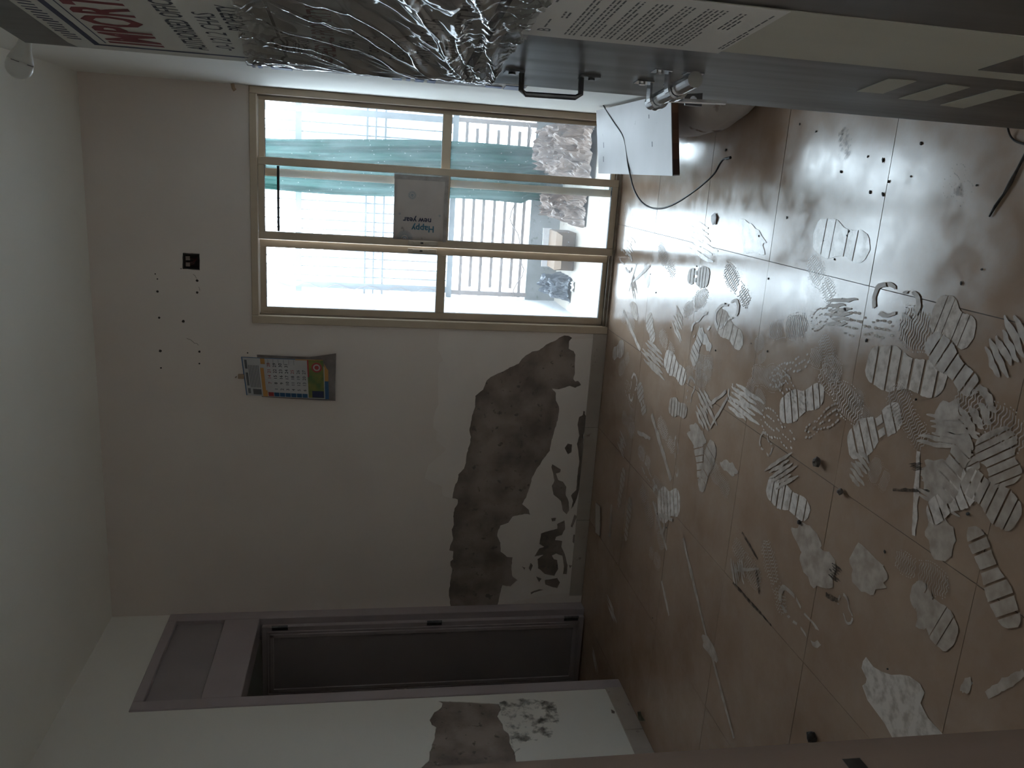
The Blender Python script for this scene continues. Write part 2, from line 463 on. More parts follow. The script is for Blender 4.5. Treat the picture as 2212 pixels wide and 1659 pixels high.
# old nail holes, dirt and inner shade painted as flat dark marks, and scuffs
MT['hole'] = mat('hole_dirt_shade', (0.03, 0.022, 0.02), (0.07, 0.055, 0.05), scale=60, rough=0.95)
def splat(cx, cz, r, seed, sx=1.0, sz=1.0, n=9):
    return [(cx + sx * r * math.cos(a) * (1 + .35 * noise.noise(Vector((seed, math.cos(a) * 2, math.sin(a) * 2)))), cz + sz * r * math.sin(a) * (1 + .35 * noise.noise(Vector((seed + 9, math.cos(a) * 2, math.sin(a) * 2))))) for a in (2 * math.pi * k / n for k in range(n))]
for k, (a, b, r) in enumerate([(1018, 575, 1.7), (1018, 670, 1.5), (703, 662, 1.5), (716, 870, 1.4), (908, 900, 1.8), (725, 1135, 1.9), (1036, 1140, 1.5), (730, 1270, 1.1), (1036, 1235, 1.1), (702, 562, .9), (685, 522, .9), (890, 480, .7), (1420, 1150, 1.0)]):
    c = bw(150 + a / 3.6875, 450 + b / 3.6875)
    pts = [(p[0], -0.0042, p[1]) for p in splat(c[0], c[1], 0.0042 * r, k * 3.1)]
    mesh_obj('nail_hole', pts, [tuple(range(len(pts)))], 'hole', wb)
for k, (a, b, c_, d) in enumerate([(985, 525, 1015, 560), (1030, 625, 1040, 655), (935, 1035, 1000, 1075), (1000, 1075, 1030, 1090)]):
    p, q = bw(150 + a / 3.6875, 450 + b / 3.6875), bw(150 + c_ / 3.6875, 450 + d / 3.6875)
    MB().tube([(p[0], -.0045, p[1]), ((p[0] + q[0]) / 2 + .006, -.0045, (p[1] + q[1]) / 2), (q[0], -.0045, q[1])], 0.0013, 5).build('scratch', 'cement', wb)

# left wall with a doorway
def lw(x, y):
    p = hit(x, y, 0, 0.0); return (p.y, p.z)
z6 = lambda l: [lw(*p) for p in zoompts(l, 800, 1280, 3.687)]
DY0, DY1, DZ = -0.875, -0.02, 2.455
outer = [(YF - .12, -.02), (DY0, -.02), (DY0, DZ), (DY1, DZ), (DY1, -.02), (.12, -.02), (.12, H), (YF - .12, H)]
vs, fs = fill([outer], 0.12)
wl = struct(mesh_obj('wall_left', [(-v.z, v.x, v.y) for v in vs], fs, 'cement'))
lp = ragged(z6([(540, 870), (575, 890), (565, 930), (510, 960), (470, 1020), (490, 1060), (525, 1080), (510, 1160), (490, 1230), (470, 1290), (470, 1340), (410, 1397), (380, 1460), (1200, 1460), (1160, 1340), (1150, 1290), (1110, 1200), (1100, 1130), (1060, 1100), (1050, 1050), (1010, 990), (1040, 930), (1020, 890)]), seed=31, amp=0.004)
lh = [lp]
lh.append(ragged(z6([(1915, 930), (1950, 945), (1945, 970), (1925, 965)]), amp=0.003, seed=40))
outer = [(YF, 0.0), (DY0 - .0, 0.0), (DY0, DZ), (DY1, DZ), (DY1, 0), (0, 0), (0, H), (YF, H)]
vs, fs = fill([outer] + lh, 0.004)
mesh_obj('paint_coat', [(0.004 - v.z, v.x, v.y) for v in vs], fs, 'paint_side', wl)

MT['damp'] = film('damp_stain', (0.20, 0.17, 0.15), 0.5, scale=15, lo=.48, hi=.68)
for k, l in enumerate([[(1025, 880), (1180, 850), (1320, 860), (1490, 880), (1500, 1060), (1420, 1180), (1250, 1180), (1130, 1300), (1110, 1130), (1045, 1010)]]):
    vs, fs = fill([ragged(z6(l), amp=.01, seed=50 + k)], .0004)
    mesh_obj('damp_stain', [(.0042 + v.z, v.x, v.y) for v in vs], fs, 'damp', wl)
# right wall, entrance wall, added closed passage behind the camera that keeps skylight out
struct(box('wall_right', W, W + .12, YF - .12, 0.12, -0.02, H, 'paint_side'))
JX0, JX1, JZ = 2.008, 2.905, 1.975
q = MB().box(-.12, JX0 - .07, YF - .12, YF, -.02, H).box(JX1 + .04, W + .12, YF - .12, YF, -.02, H).box(JX0 - .07, JX1 + .04, YF - .12, YF, JZ + .06, H)
struct(q.build('wall_front', 'paint_side'))
struct(box('wall_added_passage_left', 1.2, 1.32, -5.9, YF - .12, -.02, H, 'paint_side'))
struct(box('wall_added_passage_right', 3.3, 3.42, -5.9, YF - .12, -.02, H, 'paint_side'))
struct(box('wall_added_passage_end', 1.2, 3.42, -5.9, -5.78, -.02, H, 'paint_side'))
# next room behind the left doorway
struct(box('wall_next_room_left', -1.8, -1.68, -1.85, .12, -.02, H, 'paint_side'))
struct(box('wall_next_room_back', -1.8, -.12, .05, .12, -.02, H, 'paint_side'))
struct(box('wall_next_room_front', -1.8, -.12, -1.85, -1.73, -.02, H, 'paint_side'))

# skirting
bs = struct(empty('baseboard_back', (0.8, -0.006, 0)))
xe = [0.06, 0.579, 1.179, WX]
for a, b in zip(xe[:-1], xe[1:]):
    MB().bbox(a + .001, b - .001, -.0125, -.0035, 0.0005, 0.082, .0015).build('skirting_tile', 'skirt', bs)
bl = struct(empty('baseboard_left', (0.006, -2.0, 0)))
ye = [-.885, -1.227, -1.827, -2.427, -3.027, YF]
for a, b in zip(ye[:-1], ye[1:]):
    MB().bbox(.0035, .0125, b + .001, a - .001, 0.0005, 0.095, .0015).build('skirting_tile', 'skirt', bl)

# ------------------------------------------------------------------ sliding window
w1 = struct(empty('window_1', (2.35, 0.03, 0)))
q = MB().bbox(WX, WX + .043, -.012, .10, 0, WZ).bbox(W - .036, W - .001, -.012, .10, 0, WZ).bbox(WX + .043, W - .036, -.012, .10, 1.948, WZ)
q.build('outer_frame', 'alu', w1)
q = MB().box(WX + .043, W - .036, -.012, .10, 0.0, .012)
for yy in (.006, .040, .074): q.box(WX + .043, W - .036, yy, yy + .004, .012, .028)
q.build('bottom_track', 'alu_dirty', w1)
q = MB()
for yy in (.018, .052): q.box(WX + .043, WX + .052, yy, yy + .006, .012, 1.948).box(W - .045, W - .036, yy, yy + .006, .012, 1.948)
q.build('side_channel', 'alu_dirty', w1)
def sash(x0, x1, y0, y1, gl_drop=0.0, sw=.040):
    q = MB()
    q.bbox(x0, x0 + sw, y0, y1, .013, 1.946, .002).bbox(x1 - sw, x1, y0, y1, .013, 1.946, .002)
    q.bbox(x0 + sw, x1 - sw, y0, y1, .013, .048, .002).bbox(x0 + sw, x1 - sw, y0, y1, 1.915, 1.946, .002)
    q.bbox(x0 + sw, x1 - sw, y0, y1, .952, .999, .002)
    s_ = q.build('sash', 'alu', w1)
    ym = (y0 + y1) / 2
    gx0, gx1 = x0 + sw - .002, x1 - sw + .002
    MB().box(gx0, gx1, ym - .002, ym + .002, .047, .953).build('glass_pane', 'glass', s_)
    MB().box(gx0, gx1, ym - .002, ym + .002, .998, 1.916 - gl_drop).build('glass_pane', 'glass', s_)
    q = MB()
    t = .0025
    for za, zb in ((.047, .953), (.998, 1.916)):
        for a in ((gx0, gx0 + t, za, zb), (gx1 - t, gx1, za, zb), (gx0, gx1, za, za + t), (gx0, gx1, zb - t, zb)):
            q.box(a[0], a[1], y0 + .003, y1 - .003, a[2], a[3])
    q.build('gasket', 'rubber', s_)
    if gl_drop:
        z = 1.916 - gl_drop
        MB().box(gx0 + .004, gx1 - .004, ym - .005, ym + .005, z - .006, z + .006).build('loose_gasket', 'rubber', s_)
    return s_
sL = sash(1.790, 2.192, .042, .066)
sM = sash(2.198, 2.617, -.004, .022, gl_drop=.070)
sR = sash(2.520, 2.936, .042, .066)
def lock(x, y, parent):
    q = MB().bbox(x - .011, x + .011, y - .010, y, 1.005, 1.165, .003)
    q.bbox(x - .006, x + .006, y - .013, y - .009, 1.05, 1.14, .002)
    lk = q.build('latch', 'lock', parent)
    MB().box(x - .004, x + .004, y - .019, y - .012, 1.085, 1.10).build('slider', 'rubber', lk)
lock(2.219, -.004, sM)
lock(2.172, .042, sL)

# ------------------------------------------------------------------ left doorway: frame, transom panel, open leaf
d2 = struct(empty('door_2', (0, -.45, 0)))
q = MB().bbox(-.13, .012, DY0 - .012, -.815, 0, 2.465, .003).bbox(-.13, .012, -.085, DY1 + .015, 0, 2.465, .003)
q.bbox(-.13, .0122, -.815, -.085, 2.415, 2.465, .003).bbox(-.13, .0122, -.815, -.085, 1.958, 2.15, .003)
q.build('frame', 'lav', d2)
MB().box(-.035, -.012, -.82, -.08, 2.145, 2.42).build('transom_panel', 'lavp', d2)
MB().box(-.13, -.085, -.830, -.800, 0, 1.958).build('rebate', 'tan', d2)
lf = MB().bbox(-.505, -.028, -.118, -.086, .006, 1.942, .002).build('leaf', 'lav', d2)
q = MB()
for ins, wd, pr in ((.028, .008, .006), (.045, .022, .010)):
    x0, x1, z0, z1 = -.505 + ins, -.028 - ins, .006 + ins, 1.942 - ins
    for a in ((x0, x0 + wd, z0, z1), (x1 - wd, x1, z0, z1), (x0, x1, z0, z0 + wd), (x0, x1, z1 - wd, z1)):
        q.bbox(a[0], a[1], -.118 - pr, -.117, a[2], a[3], .002)
q.build('moulding', 'lav', lf)
MB().box(-.438, -.095, -.1205, -.117, .073, 1.875).build('panel', 'lavp', lf)
for z in (1.84, .94, .09):
    MB().tube([(-.022, -.126, z - .045), (-.022, -.126, z + .045)], .008, 8).box(-.05, -.022, -.1195, -.1175, z - .045, z + .045).build('hinge', 'steel_dark', lf)
q = MB().tube([(-.482, -.118, 1.16), (-.482, -.142, 1.155), (-.482, -.145, 1.13), (-.482, -.142, 1.105), (-.482, -.118, 1.10)], .005, 8)
q.tube([(-.482, -.1175, 1.16), (-.482, -.122, 1.16)], .010, 8).tube([(-.482, -.1175, 1.10), (-.482, -.122, 1.10)], .010, 8)
q.build('handle', 'lock', lf, smooth=True)

# ------------------------------------------------------------------ entrance door
E1 = Vector((.1074, -.9942, 0)).normalized()
N1 = Vector((E1.y, -E1.x, 0))
F1 = Vector((2.7765, -2.9514, 0))
def D(s, z, off=0.0): return F1 + E1 * s + N1 * off + Vector((0, 0, z))
def dpx(x, y, off=0.0):
    p = hitp(x, y, F1 + N1 * off, N1); return ((p - F1).dot(E1), p.z)
def dprism(q, pts, o0, o1): return q.prism([D(s, z, o0) for s, z in pts], N1 * (o1 - o0))
LEN = .828
d1 = struct(empty('door_1', D(LEN, 0)))
q = MB().bbox(JX0 - .075, JX0, YF - .135, YF + .008, 0, JZ + .065, .004)
q.bbox(JX1, JX1 + .045, YF - .135, YF + .008, 0, JZ + .065, .004).bbox(JX0, JX1, YF - .135, YF + .008, JZ, JZ + .065, .004)
fr = q.build('frame', 'jamb', d1)
p = hit(1845, 1650, 0, JX0)
MB().box(JX0 - .012, JX0 + .0006, p.y - .008, p.y + .008, p.z - .012, p.z + .010).build('bolt_hole_shade', 'steel_dark', fr)  # dark box standing in for the shade inside the bolt hole
lf1 = dprism(MB(), [(0, .008), (LEN, .008), (LEN, 1.95), (0, 1.95)], -.036, 0).build('leaf', 'dark_lam', d1)
def dpoly(name, pts, m, parent, o0=0.0, o1=.0012): return dprism(MB(), pts, o0, o1).build(name, m, parent)
dpoly('light_inlay', [(.350, .008), (.553, .008), (.553, 1.95), (.350, 1.95)], 'light_lam', lf1)
zz = lambda l: [dpx(1512 + a / 3.16, b / 3.16) for a, b in l]
dpoly('triangle_inlay', zz([(1900, 470), (2212, 370), (2212, 500)]), 'dark_lam', lf1, .001, .002)
for l in ([(1070, 620), (1290, 535), (1480, 550), (1250, 635)], [(1355, 670), (1680, 572), (1845, 592), (1545, 685)], [(1640, 715), (2030, 607), (2212, 625), (1800, 735)]):
    dpoly('stripe_inlay', zz(l), 'light_lam', lf1)
# pull handle
def dtube(q, pts, r, n=8): return q.tube([D(*p) for p in pts], r, n)
q = dtube(MB(), [(.108, 1.138, 0), (.108, 1.138, .030), (.108, 1.130, .036), (.116, 1.045, .036), (.116, 1.036, .030), (.116, 1.036, 0)], .0048)
q.prism([D(.095, 1.135, 0), D(.121, 1.135, 0), D(.121, 1.168, 0), D(.095, 1.168, 0)], N1 * .003)
q.prism([D(.103, 1.006, 0), D(.129, 1.006, 0), D(.129, 1.039, 0), D(.103, 1.039, 0)], N1 * .003)
dtube(q, [(.108, 1.155, .002), (.108, 1.155, .006)], .006); dtube(q, [(.116, 1.018, .002), (.116, 1.018, .006)], .006)
q.build('pull_handle', 'steel_dark', lf1, smooth=False)
# sliding bolt with hasp
ZB = .898
bolt = dtube(MB(), [(.085, ZB, .028), (.285, ZB, .028)], .0122, 16).build('bolt_rod', 'chrome', lf1, smooth=False)
for s0 in (.118, .205):
    q = MB()
    arc = [(s0, ZB + .016, .001)] + [(s0, ZB + .0155 * math.sin(a), .028 + .0155 * math.cos(a)) for a in [math.radians(90 - 22.5 * k) for k in range(9)]] + [(s0, ZB - .016, .001)]
    for a, b in zip(arc[:-1], arc[1:]):
        va, vb = D(*a), D(*b)
        t = E1 * .009
        nn = (vb - va).cross(E1).normalized() * .0022
        q.add([va - t - nn, va + t - nn, vb + t - nn, vb - t - nn, va - t + nn, va + t + nn, vb + t + nn, vb - t + nn], [(0, 1, 2, 3), (7, 6, 5, 4), (0, 4, 5, 1), (1, 5, 6, 2), (2, 6, 7, 3), (3, 7, 4, 0)])
    for sg in (1, -1):
        q.prism([D(s0 - .012, ZB + sg * .012, 0), D(s0 + .012, ZB + sg * .012, 0), D(s0 + .012, ZB + sg * .042, 0), D(s0 - .012, ZB + sg * .042, 0)], N1 * .0025)
        dtube(q, [(s0, ZB + sg * .030, .002), (s0, ZB + sg * .030, .006)], .006)
    q.build('bolt_bracket', 'chrome', lf1)
q = MB()
a = [D(.165, ZB - .004, .036), D(.178, ZB - .004, .036), D(.215, ZB - .085, .040), D(.203, ZB - .088, .040)]
q.prism(a, N1 * .005)
q.build('bolt_lever', 'chrome', lf1)
hp = [hitp(x, y, D(.14, 0), E1) for x, y in ((1476, 204), (1516, 202), (1514, 231), (1478, 228))]
hc = sum(hp, Vector()) / 4
hole = [hc + (Vector((0, 0, 1)) * math.cos(t) + N1 * math.sin(t)) * .0065 for t in (2 * math.pi * k / 12 for k in range(12))]
loc2 = lambda p: ((p - hc).dot(N1), p.z - hc.z)
vs, fs = fill([[loc2(p) for p in hp], [loc2(p) for p in hole]], .004)
mesh_obj('hasp_plate', [hc + N1 * v.x + Vector((0, 0, v.y)) + E1 * v.z for v in vs], fs, 'steel_dark', lf1)

# ------------------------------------------------------------------ balcony and outside
MT['white_out'] = mat('white_exterior_paint', (0.66, 0.67, 0.69), (0.61, 0.62, 0.64), scale=3, rough=0.8)
MT['balc_floor'] = mat('balcony_tile', (0.46, 0.415, 0.36), (0.41, 0.365, 0.315), scale=7, rough=0.5, c3=(0.28, 0.24, 0.20), s3=30, m3=0.66)
MT['parapet'] = mat('weathered_parapet', (0.27, 0.275, 0.275), (0.22, 0.225, 0.225), scale=9, rough=0.9, c3=(0.14, 0.145, 0.145), s3=24, m3=0.62)
MT['rail'] = mat('grey_rail_paint', (0.24, 0.26, 0.28), (0.28, 0.30, 0.32), scale=12, rough=0.5)
MT['rail_rust'] = mat('brown_rail_paint', (0.30, 0.26, 0.25), (0.26, 0.22, 0.21), scale=12, rough=0.6)
MT['sheet'] = mat('brown_plastic_sheet', (0.23, 0.17, 0.14), (0.13, 0.095, 0.08), scale=9, rough=0.35, rough2=0.5)
MT['card'] = mat('cardboard', (0.18, 0.12, 0.08), (0.15, 0.10, 0.065), scale=10, rough=0.85)
MT['bag'] = mat('blue_grey_bag', (0.05, 0.06, 0.08), (0.07, 0.08, 0.10), scale=15, rough=0.35)
MT['whitebit'] = mat('white_scrap', (0.7, 0.7, 0.72), (0.6, 0.6, 0.62), scale=20, rough=0.6)
BY = 1.50
struct(box('wall_balcony_left', 1.55, 1.70, .12, 1.72, -.15, 2.95, 'white_out'))
struct(box('wall_balcony_right', 3.03, 3.18, .12, 1.72, -.15, 2.95, 'white_out'))
struct(box('wall_balcony_front', 1.70, 3.03, BY - .01, BY + .12, -.15, .205, 'parapet'))
bf = struct(box('floor_balcony', 1.55, 3.18, .10, 1.72, -.20, -.024, 'grout'))
for a in (1.70, 2.14, 2.58):
    for b in (.12, .58, 1.04):
        MB().bbox(a + .001, a + .439, b + .001, min(b + .459, BY - .01), -.030, -.020, .001).build('balcony_tile', 'balc_floor', bf)
# railing
rl = tag(empty('balcony_railing', (2.35, BY, .2)), 'grey painted metal railing and grille along the balcony edge', 'railing')
zs = [.781, .702, .628, .555, .476, .399, .324, .257]
for k, z in enumerate(zs):
    if k == 0: q, m = MB().box(1.70, 3.03, BY - .02, BY + .02, z - .018, z + .022), 'rail'
    else:
        a, b = (1.78, 2.905) if k in (2, 4, 6) else (1.715, 2.97)
        q, m = MB().box(a, b, BY - .011, BY + .011, z - .0105, z + .0105), 'rail_rust'
    q.build('rail', m, rl)
for x in (1.752, 2.945): MB().box(x - .022, x + .022, BY - .022, BY + .022, .80, 2.95).build('post', 'rail', rl)
for x in (1.735, 2.955): MB().box(x - .016, x + .016, BY - .016, BY + .016, .2, .78).build('post', 'rail_rust', rl)
for x in [1.817 + .0655 * k for k in range(17)]:
    MB().box(x - .004, x + .004, BY - .004, BY + .004, .80, 2.95).build('rod', 'rail', rl)
for z, h in ((1.858, .021), (1.395, .007), (1.335, .006), (1.270, .007), (2.45, .021)):
    MB().box(1.70, 3.03, BY - .012, BY + .012, z - h, z + h).build('crossbar', 'rail', rl)
q = MB()
for x in (1.70, 1.735):
    for z in (.86, 1.1, 1.5, 1.9): pass
random.seed(3)
pts = [Vector((1.72 + 1.25 * t, BY - .03, .30 - .05 * math.sin(t * 9) + .02 * math.sin(t * 31))) for t in [k / 24 for k in range(25)]]
MB().tube(pts, .004, 5).build('tie_wire', 'rail_rust', rl)
pts = [Vector((1.745 + .016 * math.sin(k * 1.3), BY - .035, .88 + .045 * k)) for k in range(26)]
MB().tube(pts, .003, 5).build('tie_wire', 'rail_rust', rl)
# bird netting outside the railing: fine strands, uncountable
q = MB()
for k in range(24):
    x = 1.70 + .057 * k
    q.tube([(x + .012 * math.sin(z * 9 + k), BY + .10 + .012 * math.sin(z * 5 + k), z) for z in [.2 + .3 * j for j in range(9)]], .0009, 3, False)
for k in range(38):
    z = .22 + .06 * k
    q.tube([(1.70 + .19 * j, BY + .10 + .012 * math.sin(j + k), z + .014 * math.sin(j * 2.1 + k)) for j in range(8)], .0009, 3, False)
nt_ = q.build('bird_net', 'rail', None)
nt_['kind'] = 'stuff'
tag(nt_, 'fine bird netting strung outside the balcony railing', 'netting')

# green shade cloth hanging on the railing
MT['green'] = mat('green_shade_cloth', (0.018, 0.075, 0.063), (0.03, 0.10, 0.092), scale=3.0, rough=0.75, stretch=(5, 1, .35), lo=.38, hi=.62)
def cloth_grid(fn, nu, nv):
    vs = [fn(i / nu, j / nv) for j in range(nv + 1) for i in range(nu + 1)]
    fs = [(j * (nu + 1) + i, j * (nu + 1) + i + 1, (j + 1) * (nu + 1) + i + 1, (j + 1) * (nu + 1) + i) for j in range(nv) for i in range(nu)]
    return vs, fs
def gc(u, v):
    x0 = 2.405 + .012 * math.sin(v * 7) + (.03 if v < .06 else 0); x1 = 2.80 - .055 * v + .02 * math.sin(v * 5)
    x = x0 + (x1 - x0) * u
    z = .135 + .01 * math.sin(u * 14) + 2.15 * v
    y = BY - .105 + .020 * math.sin(u * 23 + 1.5 * math.sin(v * 4)) + .010 * math.sin(u * 51 + v * 6) + .012 * noise.noise(Vector((u * 4, v * 9, 2)))
    return Vector((x, y, z))
vs, fs = cloth_grid(gc, 60, 40)
gs = mesh_obj('shade_cloth', vs, fs, 'green', None, True)
md = gs.modifiers.new('thickness', 'SOLIDIFY'); md.thickness = .003
tag(gs, 'long green shade cloth hanging in folds against the balcony railing', 'cloth')
MB().tube([gc(u, 1.0) + Vector((0, -.012, 0)) for u in [k / 20 for k in range(21)]], .008, 6).build('rope_hem', 'green', gs)

# crumpled plastic sheeting heaped along the parapet
def crumple(name, x0, x1, y0, y1, hgt, seed, m, fine=1.0, nu=46, nv=40):
    def fn(u, v):
        x, y = x0 + (x1 - x0) * u, y0 + (y1 - y0) * v
        e = max(0.0, min(1, 5 * u, 5 * (1 - u))) * max(0.0, min(1, 4 * v + .25, 6 * (1 - v) + .5))
        p = Vector((u * 4 * fine + seed, v * 4 * fine, seed))
        n1 = abs(noise.noise(p)); n2 = abs(noise.noise(p * 2.3 + Vector((3, 1, 0)))); n3 = abs(noise.noise(p * 5.1))
        h = hgt * e * (.40 + .55 * v + .85 * (.5 - n1) + .45 * (.4 - n2) + .22 * (.3 - n3))
        dv = noise.noise_vector(p * 1.7) * .035
        return Vector((x + dv.x * (e + .3), y + dv.y * e, max(-.019, -.018 + h)))
    vs, fs = cloth_grid(fn, nu, nv)
    return mesh_obj(name, vs, fs, m, None, False)
tag(crumple('plastic_sheet', 2.57, 3.0, .62, 1.36, .20, 3.1, 'sheet', 1.5, 60, 60), 'brown crumpled plastic sheeting piled on the balcony behind the white plank', 'sheeting')
tag(crumple('plastic_sheet', 2.30, 2.52, .74, 1.36, .14, 8.4, 'sheet', 1.3), 'brown crumpled plastic sheeting lying next to the cardboard box', 'sheeting')
tag(crumple('refuse_bag', 1.77, 1.94, .98, 1.36, .12, 5.2, 'bag', 1.3, 26, 26), 'blue grey refuse bag slumped beside the cardboard box', 'bag')
# cardboard box on its side
cb = empty('cardboard_box', (2.12, 1.12, -.02))
pA = [hit(x, y, 2, -.02) for x, y in ((1262, 598), (1275, 520))]
q = MB().bbox(1.99, 2.25, .98, 1.22, -.02, .115, .003).build('carton_body', 'card', cb)
MB().prism([(1.99, .98, .115), (2.01, .90, .085), (2.23, .905, .09), (2.25, .98, .115)], (0, 0, .003)).build('flap', 'card', cb)
MB().prism([(1.985, 1.22, .1), (1.985, 1.22, .155), (2.255, 1.225, .16), (2.255, 1.225, .1)], (0, .004, 0)).build('white_liner', 'whitebit', cb)
tag(cb, 'torn brown cardboard box on the balcony floor', 'box')
for k, (x, y, l) in enumerate([((1.885), .93, 'white crumpled scrap beside the refuse bag')]):
    vs, fs = cloth_grid(lambda u, v: Vector((x - .03 + .07 * u, y - .03 + .05 * v, -.017 + .035 * abs(noise.noise(Vector((u * 5, v * 5, k)))))), 8, 8)
    tag(mesh_obj('paper_scrap', vs, fs, 'whitebit'), l, 'scrap')
# white pipe and bracket on the balcony's left wall
pp = MB().tube([(1.715, 1.46, .83), (1.715, .95, .80), (1.715, .40, .79), (1.715, .13, .79)], .011, 10).build('drain_pipe', 'white_out', None, True)
tag(pp, 'thin white drain pipe running along the white balcony wall', 'pipe')
br = empty('wall_bracket', (1.70, .75, 1.62))
MB().box(1.699, 1.706, .62, 1.02, 1.80, 1.86).build('wall_plate', 'white_out', br)
MB().prism([(1.705, .66, 1.80), (1.705, .70, 1.80), (1.90, .70, 2.16), (1.87, .66, 2.16)], (0, 0, .012)).build('arm', 'white_out', br)
MB().prism([(1.703, .95, 1.82), (1.735, .95, 1.80), (1.93, .95, 2.32), (1.86, .95, 2.32)], (0, .045, 0)).build('arm', 'white_out', br)
for y in (.97,): MB().tube([(1.70, y, 1.83), (1.712, y, 1.83)], .009, 8).build('bolt', 'steel_dark', br)
tag(br, 'white metal wall bracket fixed to the balcony side wall', 'bracket')

# buildings beyond
MT['bld_white'] = mat('pale_render', (0.58, 0.59, 0.60), (0.53, 0.54, 0.55), scale=.6, rough=0.9)
MT['bld_grey'] = mat('grey_render', (0.15, 0.17, 0.20), (0.13, 0.15, 0.18), scale=.6, rough=0.9)
MT['bld_tan'] = mat('tan_render', (0.22, 0.18, 0.155), (0.19, 0.16, 0.135), scale=.6, rough=0.9)
MT['pane'] = mat('dark_pane', (0.10, 0.12, 0.15), rough=0.3)
def building(x0, x1, y0, y1, z0, z1, m, rows, cols, label, win='pane', ww=.55, wh=.5):
    b = empty('building', ((x0 + x1) / 2, (y0 + y1) / 2, z0))
    MB().box(x0, x1, y0, y1, z0, z1).build('wall', m, b)
    MB().box(x0 - .2, x1 + .2, y0 - .2, y1 + .2, z1, z1 + .25).build('roof_slab', 'bld_white', b)
    for r in range(rows):
        for c in range(cols):
            cw, ch = (x1 - x0) / cols, (z1 - z0) / rows
            xa, za = x0 + cw * (c + .5 - ww / 2), z0 + ch * (r + .5 - wh / 2)
            MB().box(xa, xa + cw * ww, y0 - .05, y0 + .01, za, za + ch * wh).build('window', win, b)
    return tag(b, label, 'building')
building(-6.5, 1.2, 34, 40, -9, 3.0, 'bld_white', 4, 5, 'long white building far beyond the balcony with small windows')
building(1.6, 4.4, 30, 36, -9, 4.4, 'bld_grey', 5, 3, 'grey blue building rising behind the green shade cloth')
building(4.8, 10.0, 36, 42, -9, 5.5, 'bld_white', 5, 5, 'tall pale building beyond the right end of the railing')
building(-14, -7, 40, 46, -9, 5.0, 'bld_tan', 5, 4, 'tan rendered building farthest from the balcony railing')
# near terrace roof of the neighbouring block
tr = empty('terrace', (1.5, 9.5, -3))
MB().box(-7, 9, 7.0, 14.0, -6.0, -1.05).build('roof_deck', 'bld_white', tr)
tag(tr, 'flat white terrace roof of the neighbouring block', 'roof')
pr_ = empty('roof_parapet', (1, 6.9, -6))
MB().box(-7, 9, 6.8, 7.0, -6.0, -.55).build('parapet_wall', 'bld_tan', pr_)
MB().box(-7, 9, 6.75, 7.0, -.55, -.46).build('coping', 'bld_white', pr_)
tag(pr_, 'low tan parapet in front of the neighbouring terrace roof', 'parapet')
tag(MB().box(-7, 9, 14.0, 14.2, -6.0, -.25).build('roof_parapet', 'bld_white', None), 'plain white parapet behind the neighbouring terrace roof', 'parapet')
tk = empty('water_tank', (-.35, 9.3, -1.05))
MB().tube([(-.35, 9.3, -1.05), (-.35, 9.3, -.1), (-.35, 9.3, .02), (-.35, 9.3, .08)], [.45, .45, .30, .14], 14).build('tank_body', 'blue', tk, True)
MB().tube([(-.35, 9.3, .08), (-.35, 9.3, .14)], .16, 12).build('tank_lid', 'bld_white', tk)
tag(tk, 'small blue water tank standing on the terrace roof', 'tank')
struct(box('ground_outside', -60, 60, 1.8, 120, -9.4, -9.0, 'bld_white'))

# ------------------------------------------------------------------ things on the back wall
# open switch box
MT['maroon'] = mat('maroon_wire', (0.06, 0.012, 0.012), rough=0.5)
MT['box_metal'] = mat('rusty_box_metal', (0.035, 0.03, 0.028), (0.07, 0.06, 0.055), scale=40, rough=0.6)
sx, sz = sockc
sb = empty('switch_box', (sx, .02, sz - .04))
q = MB()
for a in ((sx - .040, sx - .037, sz - .040, sz + .040), (sx + .037, sx + .040, sz - .040, sz + .040), (sx - .04, sx + .04, sz - .040, sz - .037), (sx - .04, sx + .04, sz + .037, sz + .040)):
    q.box(a[0], a[1], -.002, .046, a[2], a[3])
q.box(sx - .04, sx + .04, .044, .047, sz - .04, sz + .04)
q.build('metal_box', 'box_metal', sb)
for k in range(3):
    MB().tube([(sx - .03 + .02 * k, .042, sz + .03), (sx - .02 + .016 * k, .012, sz + .012 - .012 * k), (sx + .012 * (k - 1), .006, sz - .010), (sx + .026 - .01 * k, .018, sz - .028)], .003, 6).build('wire', 'maroon', sb, True)
for k in (-1, 1): MB().box(sx + k * .016 - .010, sx + k * .016 + .010, .004, .012, sz + .008, sz + .028).build('terminal', 'cement', sb)
tag(sb, 'open square switch box with loose wires sunk in the back wall', 'switch box')

# peg by the ceiling corner of the window
pg = hit(505, 182, 1, 0.0)
tag(MB().tube([(2.956, -.045, pg.z), (2.935, -.045, pg.z - .004), (2.925, -.045, pg.z - .012)], .009, 8).build('wall_peg', 'tan', None), 'small brown peg on the right wall above the window frame', 'peg')

# calendar
cal = empty('wall_calendar', (1.45, -.01, 1.58))
MT['cal_white'] = mat('calendar_paper', (0.50, 0.49, 0.50), (0.46, 0.45, 0.46), scale=9, rough=0.55)
MT['cal_orange'] = mat('calendar_orange', (0.50, 0.25, 0.07), rough=0.55)
MT['cal_blue'] = mat('calendar_blue', (0.03, 0.10, 0.22), rough=0.55)
MT['cal_lblue'] = mat('calendar_light_blue', (0.20, 0.33, 0.42), rough=0.55)
MT['cal_green'] = mat('calendar_field', (0.09, 0.16, 0.05), (0.24, 0.22, 0.05), scale=22, rough=0.55)
MT['cal_red'] = mat('calendar_red', (0.38, 0.05, 0.05), rough=0.55)
MT['cal_back'] = mat('calendar_back_sheet', (0.16, 0.13, 0.125), (0.24, 0.21, 0.20), scale=14, rough=0.6)
MT['cal_pink'] = mat('calendar_pink', (0.50, 0.36, 0.36), rough=0.55)
cTL, cTR = bw(533, 852), bw(521.5, 769.5)
